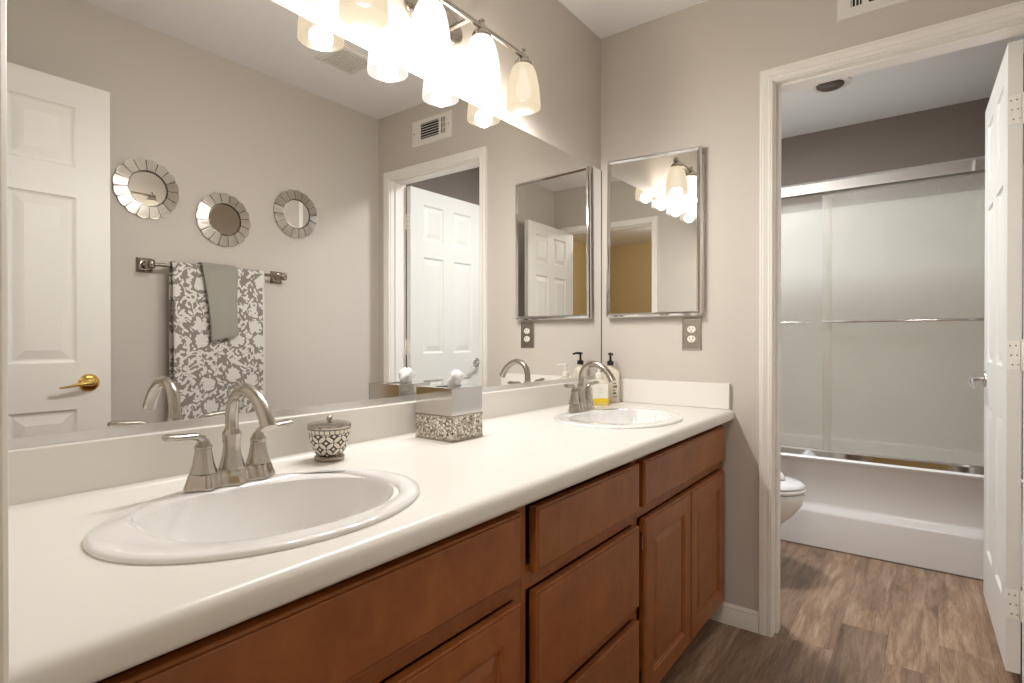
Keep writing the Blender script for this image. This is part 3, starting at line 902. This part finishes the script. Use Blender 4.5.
# ------------------------------------------------------------------ things on the counter
CZ = .8314
def mosaic():
    m = mat('leaf_mosaic', rough=0.3)
    uvn = N(m, 'ShaderNodeTexCoord'); sp = N(m, 'ShaderNodeSeparateXYZ'); L(m, uvn.outputs['Object'], sp.inputs[0])
    ang = math_(m, 'ARCTAN2', sp.outputs[1], sp.outputs[0])
    u = math_(m, 'MULTIPLY', ang, 16/(2*PI)); v = math_(m, 'MULTIPLY', sp.outputs[2], 1/.0145)
    # overlapping circles lattice -> four-petal leaf mosaic
    cu = math_(m, 'SUBTRACT', math_(m, 'FRACT', u), .5); cv = math_(m, 'SUBTRACT', math_(m, 'FRACT', v), .5)
    a1 = math_(m, 'ABSOLUTE', cu); a2 = math_(m, 'ABSOLUTE', cv)
    # petals: lens shapes on the cell diagonals
    s1 = math_(m, 'ADD', cu, cv); s2 = math_(m, 'SUBTRACT', cu, cv)
    par = math_(m, 'MODULO', math_(m, 'ADD', math_(m, 'ADD', math_(m, 'FLOOR', u), math_(m, 'FLOOR', v)), 200.0), 2.0)
    d = math_(m, 'ADD', math_(m, 'MULTIPLY', math_(m, 'ABSOLUTE', s1), par), math_(m, 'MULTIPLY', math_(m, 'ABSOLUTE', s2), math_(m, 'SUBTRACT', 1.0, par)))
    e = math_(m, 'ADD', math_(m, 'MULTIPLY', math_(m, 'ABSOLUTE', s2), par), math_(m, 'MULTIPLY', math_(m, 'ABSOLUTE', s1), math_(m, 'SUBTRACT', 1.0, par)))
    rr = math_(m, 'ADD', math_(m, 'POWER', math_(m, 'MULTIPLY', d, 1/.40), 2.0), math_(m, 'POWER', math_(m, 'MULTIPLY', e, 1/.84), 2.0))
    leafm = math_(m, 'ADD', math_(m, 'LESS_THAN', rr, 1.0), math_(m, 'GREATER_THAN', rr, 3.4))
    row = math_(m, 'GREATER_THAN', sp.outputs[2], .0615)
    sq = math_(m, 'MULTIPLY', math_(m, 'LESS_THAN', math_(m, 'ABSOLUTE', math_(m, 'SUBTRACT', math_(m, 'FRACT', math_(m, 'MULTIPLY', ang, 26/(2*PI))), .5)), .42),
               math_(m, 'LESS_THAN', math_(m, 'ABSOLUTE', math_(m, 'SUBTRACT', sp.outputs[2], .0668)), .0040))
    pat = math_(m, 'ADD', math_(m, 'MULTIPLY', row, sq), math_(m, 'MULTIPLY', math_(m, 'SUBTRACT', 1.0, row), leafm))
    L(m, mixc(m, pat, S(58, 50, 42), S(226, 220, 206)), P(m).inputs['Base Color'])
    bump(m, pat, .5, .001)
    return m
t = thing('mosaic_jar', 'small mosaic jar with metal lid beside the near sink', 'jar', (-1.470, -.094, CZ))
bm = new(); lathe(bm, [(0, .0), (.031, .0), (.033, .003), (.033, .008), (.029, .012), (.027, .014), (0, .014)], 32); obj('foot', bm, M['nickel_dark'], t, smooth=40)
bm = new(); lathe(bm, [(0, .0142), (.029, .0142), (.034, .020), (.0395, .035), (.0435, .052), (.0465, .070), (.047, .0725), (0, .0725)], 40); obj('bowl', bm, mosaic(), t, smooth=60)
bm = new(); lathe(bm, [(0, .0727), (.0465, .0727), (.0475, .0755), (.0475, .0795), (.046, .082), (.040, .084), (.022, .0862), (0, .087)], 40)
li = obj('lid', bm, M['nickel'], t, smooth=40)
bm = new(); lathe(bm, [(.003, .0865), (.003, .088), (.0065, .0905), (.007, .0945), (.005, .098), (0, .099)], 18); obj('lid_knob', bm, M['nickel'], li, smooth=50)

t = thing('tissue_box_cover', 'square silver tissue box cover with crackled mosaic base in the middle of the counter', 'tissue box', (-1.094, -.108, CZ))
hx, hy = .064, .069
bm = new(); box(bm, -hx, hx, -hy, hy, 0, .004); box(bm, -hx, hx, -hy, hy, .064, .068); obj('base_rim', bm, M['nickel_dark'], t, bev=.0008)
bm = new(); box(bm, -hx+.0015, hx-.0015, -hy+.0015, hy-.0015, .0042, .0638); obj('mosaic_band', bm, M['crackle'], t)
bm = new(); cx_ = .0025
# upper cover: box shell with oval opening in the top
n = 40
Ot = []; It = []; Ib = []
def sqpt(a, h1, h2):
    c, s = math.cos(a), math.sin(a); k = 1/max(abs(c)/h1, abs(s)/h2); return (c*k, s*k)
for k in range(n):
    a = 2*PI*(k+.5)/n
    Ot.append(bm.verts.new((*sqpt(a, hx-cx_, hy-cx_), .1405))); It.append(bm.verts.new((.046*math.cos(a), .025*math.sin(a), .1405))); Ib.append(bm.verts.new((.046*math.cos(a), .025*math.sin(a), .136)))
cor = [bm.verts.new((sx*(hx-cx_), sy_*(hy-cx_), .1405)) for sx, sy_ in ((1, 1), (-1, 1), (-1, -1), (1, -1))]
for k in range(n):
    j = (k+1) % n
    bm.faces.new((Ot[k], Ot[j], It[j], It[k])); bm.faces.new((It[k], It[j], Ib[j], Ib[k]))
bm2 = bm
bmesh.ops.delete(bm, geom=cor, context='VERTS')
box(bm, -hx+cx_, hx-cx_, -hy+cx_, -hy+cx_+.002, .0682, .1405); box(bm, -hx+cx_, hx-cx_, hy-cx_-.002, hy-cx_, .0682, .1405)
box(bm, -hx+cx_, -hx+cx_+.002, -hy+cx_+.002, hy-cx_-.002, .0682, .1405); box(bm, hx-cx_-.002, hx-cx_, -hy+cx_+.002, hy-cx_-.002, .0682, .1405)
obj('cover', bm, mat('polished_steel', S(214, 210, 206), .10, 1.0), t)
# tissue
bm = new(); rng = random.Random(5); n = 20; rings = []
prof = [(.010, .006, -.025), (.020, .008, .002), (.026, .010, .014), (.024, .011, .025), (.017, .010, .034), (.006, .005, .039)]
for rx, ry, z in prof:
    ring = []
    for k in range(n):
        a = 2*PI*k/n; f = 1 + .28*math.sin(3*a+z*90) + .16*math.sin(7*a+z*150) + rng.uniform(-.06, .06)
        ring.append(bm.verts.new((rx*f*math.cos(a) + z*.25, ry*f*math.sin(a), z + .006*math.sin(2*a+1)*(z > .005))))
    rings.append(ring)
for a, b in zip(rings[:-1], rings[1:]):
    for k in range(n): bm.faces.new((a[k], a[(k+1) % n], b[(k+1) % n], b[k]))
bm.faces.new(rings[-1]); bm.faces.new(rings[0])
o = obj('tissue', bm, M['tissue'], smooth=60, loc=(-1.074, -.108, CZ+.1405)); tag(o, 'crumpled white tissue poking out of the silver tissue box', 'tissue')

def pump(par, z, m, dirv, neck_r=.011):
    bm = new(); lathe(bm, [(0, z), (neck_r+.003, z), (neck_r+.003, z+.016), (neck_r, z+.019), (.0055, z+.021), (.0045, z+.044), (0, z+.044)], 20)
    c = obj('pump_collar', bm, m, par, smooth=40)
    bm = new(); lathe(bm, [(0, z+.0435), (.009, z+.0435), (.010, z+.048), (.009, z+.054), (0, z+.055)], 18)
    dx, dy = dirv
    tube(bm, [(0, 0, z+.050), (dx*.02, dy*.02, z+.0505), (dx*.036, dy*.036, z+.046)], [.0055, .0048, .0036], 10)
    obj('pump_head', bm, m, c, smooth=50)
def rrect(hx, hy, r, n=6):
    pts = []
    for cx_, cy_, a0 in ((hx-r, hy-r, 0), (-hx+r, hy-r, PI/2), (-hx+r, -hy+r, PI), (hx-r, -hy+r, 1.5*PI)):
        for k in range(n+1): a = a0 + PI/2*k/n; pts.append((cx_+r*math.cos(a), cy_+r*math.sin(a)))
    return pts
def loft(bm, levels):
    rings = [[bm.verts.new((x, y, z)) for x, y in pts] for z, pts in levels]
    n = len(rings[0])
    for a, b in zip(rings[:-1], rings[1:]):
        for k in range(n): bm.faces.new((a[k], a[(k+1) % n], b[(k+1) % n], b[k]))
    bm.faces.new(rings[0]); bm.faces.new(rings[-1])
R37 = math.radians(-48)
t = thing('soap_bottle', 'clear hand soap bottle with yellow band and white pump behind the far faucet', 'soap bottle', (-.178, -.086, CZ), R37)
clear = mat('clear_soap_plastic', S(238, 232, 214), .12, 0, Transmission_Weight=.25, IOR=1.3)
bm = new(); loft(bm, [(0, rrect(.038, .025, .010)), (.003, rrect(.040, .027, .012)), (.030, rrect(.040, .027, .012))])
obj('soap_fill', bm, mat('yellow_soap', S(232, 206, 110), .15), t, smooth=40)
bm = new(); loft(bm, [(.0302, rrect(.040, .027, .012)), (.088, rrect(.040, .027, .012)), (.097, rrect(.036, .024, .012)), (.103, rrect(.022, .018, .012)), (.108, rrect(.013, .013, .0125)), (.112, rrect(.012, .012, .0115))])
obj('bottle_body', bm, clear, t, smooth=40)
bm = new(); box(bm, -.031, .031, -.0276, -.0272, .016, .088); obj('label', bm, mat('cream_label', S(238, 238, 226), .5), t)
bm = new(); box(bm, -.031, .031, -.0281, -.0277, .014, .029); obj('label_band', bm, mat('yellow_label', S(236, 204, 30), .45), t)
bm = new()
for k, wd in enumerate((.018, .012, .015)): box(bm, -wd/2, wd/2, -.0281, -.0277, .068-k*.007, .0692-k*.007)
obj('label_print', bm, mat('grey_print', S(188, 186, 176), .6), t)
pump(t, .112, mat('white_pump', S(236, 232, 222), .3), (0, -1))

t = thing('lotion_bottle', 'tall cream lotion bottle with black pump in the far counter corner', 'lotion bottle', (-.062, -.080, CZ), R37)
bm = new(); loft(bm, [(0, rrect(.035, .024, .014)), (.003, rrect(.037, .026, .015)), (.124, rrect(.037, .026, .015)), (.136, rrect(.033, .024, .015)), (.144, rrect(.020, .017, .014)), (.148, rrect(.0125, .0125, .012)), (.158, rrect(.0115, .0115, .011))])
obj('bottle_body', bm, mat('cream_plastic', S(226, 217, 202), .3), t, smooth=40)
bm = new()
for k, (z, h) in enumerate(((.092, .008), (.080, .005), (.064, .010), (.050, .005), (.036, .009), (.024, .004))): box(bm, .004, .014+.004*(k % 3), -.0266, -.0262, z, z+h)
obj('label_print', bm, mat('dark_print', S(122, 114, 104), .6), t)
pump(t, .158, M['dark'], (0, -1))

# ------------------------------------------------------------------ towel bar, towels, round mirrors on the right wall
BY, BZ = -1.452, 1.418
t = thing('towel_bar', 'brushed nickel towel bar on the taupe wall, seen in the mirror', 'towel bar', (-.98, -W, BZ))
for s, bx_ in ((-1, -.287), (1, .313)):
    bm = new()
    nested(bm, -.031, .031, -.031, .031, [(0, 0), (0, .004), (.006, .012), (.014, .016)], 0, 1)
    for v in bm.verts: v.co = Vector((v.co.x + bx_, .0004+v.co.y, v.co.z))
    tube(bm, [(bx_, .014, 0), (bx_, .060, 0)], [.017, .012], 16)
    lathe(bm, [(0, -.020), (.012, -.019), (.0165, -.012), (.0165, .012), (.012, .019), (0, .020)], 18, (bx_, W+BY, 0))
    obj('bracket', bm, M['nickel_dark'], t, smooth=40)
bm = new(); tube(bm, [(-.276, W+BY, 0), (.302, W+BY, 0)], .008, 16); obj('rail', bm, M['nickel_dark'], t, smooth=50)

def drape(name, x0, x1, rad, zf, zb, m, label, cat, y_extra=0, wave=.004, thick=.007, nx=36, gather=0.0):
    """cloth folded over the bar: front drop zf (toward the room), back drop zb"""
    xc = (x0+x1)/2; o_loc = Vector((xc, BY, BZ)); bm = new()
    prof = []
    for k in range(0, 27): prof.append((rad, zb-BZ + (BZ-zb)*k/26))
    prof = [(-rad, z) for _, z in prof]           # back: toward the wall
    for k in range(1, 10): a = PI - PI*k/10; prof.append((rad*math.cos(a), rad*math.sin(a)))
    for k in range(0, 37): prof.append((rad, -(BZ-zf)*k/36))
    cols = []
    for i in range(nx+1):
        u = i/nx; col = []
        for y, z in prof:
            drop = min(1, max(0, -z)/.35)
            yy = y + (1 if y > 0 else -.15)*(wave*math.sin(u*9.0+1.2)*drop + wave*.6*math.sin(u*21+z*4)*drop)
            if y > 0: yy += .010*drop
            xx = (x0-xc) + (x1-x0)*u
            xx *= 1 - gather*drop
            zz = z - (.006*math.sin(u*6) * drop if z < -.1 else 0)
            col.append(bm.verts.new((xx, yy, zz)))
        cols.append(col)
    for a, b in zip(cols[:-1], cols[1:]):
        for k in range(len(prof)-1): bm.faces.new((a[k], a[k+1], b[k+1], b[k]))
    o = obj(name, bm, m, smooth=60); o.location = o_loc
    md = o.modifiers.new('thickness', 'SOLIDIFY'); md.thickness = thick; md.offset = 1
    tag(o, label, cat); return o
drape('bath_towel', -1.190, -.780, .0125, .66, .72, M['towel'], 'grey and white floral bath towel hanging from the towel bar', 'towel', wave=.004)

# hand towel: draped over the bath towel, its drop gathered into a soft tube
bm = new(); n = 32; rings = []
xc = -.998
zs_ = [0, -.02, -.06, -.12, -.18, -.24, -.285, -.305, -.313]
for i, z in enumerate(zs_):
    k = min(1, -z/.30); hw = .080 - .020*k - .005*math.sin(k*3); dp = .005 + .012*k; sh = .012*k
    ring = []
    for j in range(n):
        a = 2*PI*j/n; c, s = math.cos(a), math.sin(a)
        px = hw*math.copysign(abs(c)**.7, c) + sh
        py = .040 + .010*k + dp*math.copysign(abs(s)**.8, s) + .0035*math.sin(px*95+1)*k
        ring.append(bm.verts.new((px, py, z + (.014*(px-sh)/hw*k if i > 5 else 0))))
    rings.append(ring)
# inner lip so that the open lower end reads as a rolled fold
ring = []
for j in range(n):
    v = rings[-1][j].co; ring.append(bm.verts.new(((v.x-.012)*.86+.012, .050+(v.y-.050)*.45, v.z+.004)))
rings.append(ring)
ring2 = [bm.verts.new((v.co.x, v.co.y, v.co.z+.05)) for v in ring]; rings.append(ring2)
for a, b in zip(rings[:-1], rings[1:]):
    for k in range(n): bm.faces.new((a[k], a[(k+1) % n], b[(k+1) % n], b[k]))
bm.faces.new(ring2)
# saddle over the bar and the back flap
R2 = .030; sad = []
for k in range(0, 13):
    a = PI*k/12; sad.append((.040*math.cos(a)*1.0 if math.cos(a) > 0 else R2*math.cos(a), .030*math.sin(a)))
sad += [(-R2, -.05), (-R2, -.12)]
for sgn in (0,):
    pa = [[bm.verts.new((x, y, z)) for y, z in sad] for x in (-.080, -.04, 0, .04, .080)]
    pb = [[bm.verts.new((x, y*.84, z*.80 if z > 0 else z)) for y, z in sad] for x in (-.080, -.04, 0, .04, .080)]
    for P_ in (pa, pb):
        for a, b in zip(P_[:-1], P_[1:]):
            for k in range(len(sad)-1): bm.faces.new((a[k], a[k+1], b[k+1], b[k]))
    for a, b in ((pa[0], pb[0]), (pa[-1], pb[-1])):
        for k in range(len(sad)-1): bm.faces.new((a[k], a[k+1], b[k+1], b[k]))
o = obj('hand_towel', bm, M['hand_towel'], smooth=60); o.location = (xc, BY, BZ)
md = o.modifiers.new('soft', 'SUBSURF'); md.levels = 1; md.render_levels = 1
tag(o, 'small sage grey hand towel draped over the floral towel', 'towel')

def round_mirror(x, z, tilt, rot, glass, label):
    t = thing('round_mirror', label, 'mirror', (x, -W, z), group='round mirrors with scalloped rims')
    R, r, nt = .127, .077, 16
    bm = new(); lathe(bm, [(0, .0006), (R-.004, .0006), (R-.003, .006), (r-.004, .010), (0, .010)], 64)
    for v in bm.verts: v.co = Vector((v.co.x, v.co.z, v.co.y))
    obj('backing', bm, M['gap'], t, smooth=30)
    bm = new()
    rng = random.Random(int(x*1000))
    for i in range(nt):
        a0, a1 = 2*PI*i/nt + rot + .012, 2*PI*(i+1)/nt + rot - .012
        ti = rng.uniform(-.0012, .0012)
        top = []; bot = []
        m_ = 6
        outer = []
        for k in range(m_+1):
            a = a0 + (a1-a0)*k/m_; rr = R - .004 + .0042*math.sin(PI*k/m_)
            outer.append((rr*math.cos(a), rr*math.sin(a), .011 + ti*(k/m_-.5)*2))
        inner = []
        for k in range(m_, -1, -1):
            a = a0 + (a1-a0)*k/m_; inner.append((r*math.cos(a), r*math.sin(a), .018 + ti*(k/m_-.5)*2))
        pl = outer + inner
        T_ = [bm.verts.new((p[0], p[2], p[1])) for p in pl]; B_ = [bm.verts.new((p[0], p[2]-.005, p[1])) for p in pl]
        bm.faces.new(T_); bm.faces.new(B_)
        for k in range(len(pl)): bm.faces.new((T_[k], T_[(k+1) % len(pl)], B_[(k+1) % len(pl)], B_[k]))
    obj('mirror_tile_rim', bm, M['mirror_tile'], t)
    bm = new(); lathe(bm, [(0, .0145), (.070, .0145), (.075, .012), (.075, .0102), (0, .0102)], 56)
    for v in bm.verts: v.co = Vector((v.co.x, v.co.z, v.co.y))
    obj('mirror_glass', bm, glass, t)
    t.rotation_euler = (tilt, 0, 0)
round_mirror(-1.256, 1.745, 0.0, .05, M['mirror'], 'round scalloped mirror nearest the entry door')
round_mirror(-.932, 1.668, 0.0, .17, M['mirror_old'], 'round scalloped mirror hung lowest, between the other two')
round_mirror(-.556, 1.763, 0.0, .11, M['mirror'], 'round scalloped mirror nearest the far corner')

# ------------------------------------------------------------------ toilet
def build_toilet():
    t = thing('toilet', 'white toilet with closed lid half hidden by the doorway casing', 'toilet', (.64, -.005, 0))
    m = M['china']; n = 48
    def egg(a, wx, yb, yf):
        c, s = math.cos(a), math.sin(a)
        yc = yb + (yf-yb)*.42
        return (wx*c, yc + (abs(yf-yc)*(-1)*(-s) if s < 0 else abs(yb-yc)*s))
    bm = new(); rings = []
    for wx, yb, yf, z in ((.105, -.20, -.60, 0.001), (.108, -.20, -.605, .03), (.098, -.20, -.575, .09), (.098, -.20, -.565, .16), (.120, -.19, -.600, .215), (.158, -.17, -.665, .275), (.178, -.16, -.702, .33), (.183, -.15, -.712, .375), (.180, -.15, -.710, .386), (0.15, -.19, -.67, .388)):
        rings.append([bm.verts.new((*egg(2*PI*k/n, wx, yb, yf), z)) for k in range(n)])
    for a, b in zip(rings[:-1], rings[1:]):
        for k in range(n): bm.faces.new((a[k], a[(k+1) % n], b[(k+1) % n], b[k]))
    bm.faces.new(rings[0]); bm.faces.new(rings[-1])
    obj('bowl', bm, m, t, smooth=60)
    bm = new(); rings = []
    for wx, yb, yf, z in ((.180, -.22, -.712, .391), (.186, -.22, -.720, .396), (.186, -.22, -.720, .405), (.182, -.22, -.714, .4095)):
        rings.append([bm.verts.new((*egg(2*PI*k/n, wx, yb, yf), z)) for k in range(n)])
    for a, b in zip(rings[:-1], rings[1:]):
        for k in range(n): bm.faces.new((a[k], a[(k+1) % n], b[(k+1) % n], b[k]))
    bm.faces.new(rings[0]); bm.faces.new(rings[-1]); obj('seat', bm, m, t, smooth=60)
    bm = new(); rings = []
    for wx, yb, yf, z in ((.178, -.22, -.708, .4125), (.183, -.22, -.715, .416), (.182, -.22, -.713, .424), (.165, -.225, -.690, .433), (.11, -.25, -.60, .441), (.04, -.32, -.50, .444)):
        rings.append([bm.verts.new((*egg(2*PI*k/n, wx, yb, yf), z)) for k in range(n)])
    for a, b in zip(rings[:-1], rings[1:]):
        for k in range(n): bm.faces.new((a[k], a[(k+1) % n], b[(k+1) % n], b[k]))
    bm.faces.new(rings[0]); bm.faces.new(rings[-1]); obj('lid', bm, m, t, smooth=60)
    bm = new(); loft(bm, [(z, [(x, y-.105) for x, y in rrect(a, b, .03)]) for z, a, b in ((.388, .19, .082), (.40, .20, .088), (.74, .225, .096))]); tk = obj('tank', bm, m, t, smooth=50)
    bm = new(); loft(bm, [(z, [(x, y-.105) for x, y in rrect(a, b, .03)]) for z, a, b in ((.7405, .232, .100), (.765, .232, .100), (.775, .222, .092))]); obj('tank_lid', bm, m, t, smooth=50)
    bm = new(); box(bm, -.18, -.10, -.215, -.203, .685, .700); obj('flush_lever', bm, M['chrome'], tk, bev=.003)
build_toilet()
bm = new(); rng = random.Random(2); n = 16; rings = []
for r_, z in ((.046, 0), (.042, .012), (.030, .026), (.018, .040), (.010, .050), (.004, .055)):
    rings.append([bm.verts.new((r_*(1+.25*math.sin(3*2*PI*k/n+z*60))*math.cos(2*PI*k/n), r_*1.1*(1+.2*math.sin(2*2*PI*k/n+1))*math.sin(2*PI*k/n), z)) for k in range(n)])
for a, b in zip(rings[:-1], rings[1:]):
    for k in range(n): bm.faces.new((a[k], a[(k+1) % n], b[(k+1) % n], b[k]))
bm.faces.new(rings[0]); bm.faces.new(rings[-1])
o = obj('cloth', bm, M['tissue'], smooth=60, loc=(.64, -.592, .4446)); tag(o, 'small crumpled white cloth lying on the toilet lid', 'cloth')

# ------------------------------------------------------------------ bathtub and shower doors
def build_tub():
    t = thing('bathtub', 'white alcove bathtub with stepped apron below the shower doors', 'bathtub', (XT, -W/2, 0))
    bm = new(); h = .480; y0, y1 = -W/2+.002, W/2-.002
    # apron: recessed upper field, sloped ledge, lower skirt
    poly = [(.030, .0008), (0, .0008), (.0, .180), (.0015, .188), (.006, .197), (.016, .215), (.0205, .226), (.022, .238), (.022, .440), (.008, .455), (-.002, .462), (-.004, .472), (.004, .480), (.075, .480), (.088, .474), (.096, .45), (.110, .20), (.05, .20), (.03, .0008)]
    poly = poly[:-1]
    prism(bm, poly, y0, y1, 'y')
    obj('apron', bm, M['acrylic'], t, smooth=48)
    bm = new(); D = XB-XT-.004
    # basin: rim plus bowl
    xs0, xs1 = .112, D
    rings = []
    for ins, z in ((0, .47), (0, .480), (.055, .480), (.065, .472), (.085, .30), (.11, .16), (.16, .12)):
        rings.append([bm.verts.new(p) for p in ((xs0+(ins if ins else 0), y0+ins, z), (xs1-ins, y0+ins, z), (xs1-ins, y1-ins, z), (xs0+ins, y1-ins, z))])
    for a, b in zip(rings[:-1], rings[1:]):
        for k in range(4): bm.faces.new((a[k], a[(k+1) % 4], b[(k+1) % 4], b[k]))
    bm.faces.new(rings[-1]); obj('basin', bm, M['acrylic'], t)
build_tub()
bm = new(); box(bm, XT-.006, XT-.0005, -W+.01, -.01, .0003, .006); tag(obj('trim_7', bm, mat('floor_caulk', S(120, 104, 92), .6)), 'thin caulk line where the tub meets the floor', 'trim', kind='structure')

def build_shower():
    t = thing('shower_door', 'sliding rain-glass shower doors with chrome rails on the bathtub', 'shower door', (XT+.045, -W/2, .4808))
    y0, y1 = -W/2+.003, W/2-.003
    zt = 1.940-.4808
    bm = new(); prism(bm, [(-.032, zt-.062), (-.032, zt-.012), (-.026, zt), (.026, zt), (.032, zt-.012), (.032, zt-.062), (.027, zt-.062), (.027, zt-.016), (-.027, zt-.016), (-.027, zt-.062)], y0, y1, 'y')
    obj('top_rail', bm, M['chrome'], t)
    bm = new(); prism(bm, [(-.032, 0), (-.030, .028), (-.024, .036), (-.006, .036), (-.006, .012), (.006, .012), (.006, .030), (.03, .030), (.032, 0)], y0, y1, 'y')
    obj('bottom_track', bm, M['chrome'], t)
    for ya in (y0, y1-.022):
        bm = new(); box(bm, -.024, .024, ya, ya+.022, .036, zt-.062); obj('wall_channel', bm, M['satin'], t)
    for (x, a, b) in ((-.014, y0+.01, .04), (.012, -.0, y1-.01)):
        bm = new(); box(bm, x-.003, x+.003, a, b, .018, zt-.020); g = obj('glass_panel', bm, M['rain'], t)
    bm = new(); zb = 1.193-.4808; ya, yb = y0+.115, .035
    tube(bm, [(-.052, ya-.02, zb), (-.052, yb, zb)], .0075, 14)
    for yy in (ya, yb-.02): tube(bm, [(-.052, yy, zb), (-.017, yy, zb)], [.007, .009], 12)
    obj('towel_rail', bm, M['chrome'], t, smooth=50)
    bm = new(); tube(bm, [(.040, .10, zb), (.040, y1-.10, zb)], .0075, 14)
    for yy in (.13, y1-.13): tube(bm, [(.040, yy, zb), (.015, yy, zb)], [.007, .009], 12)
    obj('towel_rail', bm, M['chrome'], t, smooth=50)
build_shower()
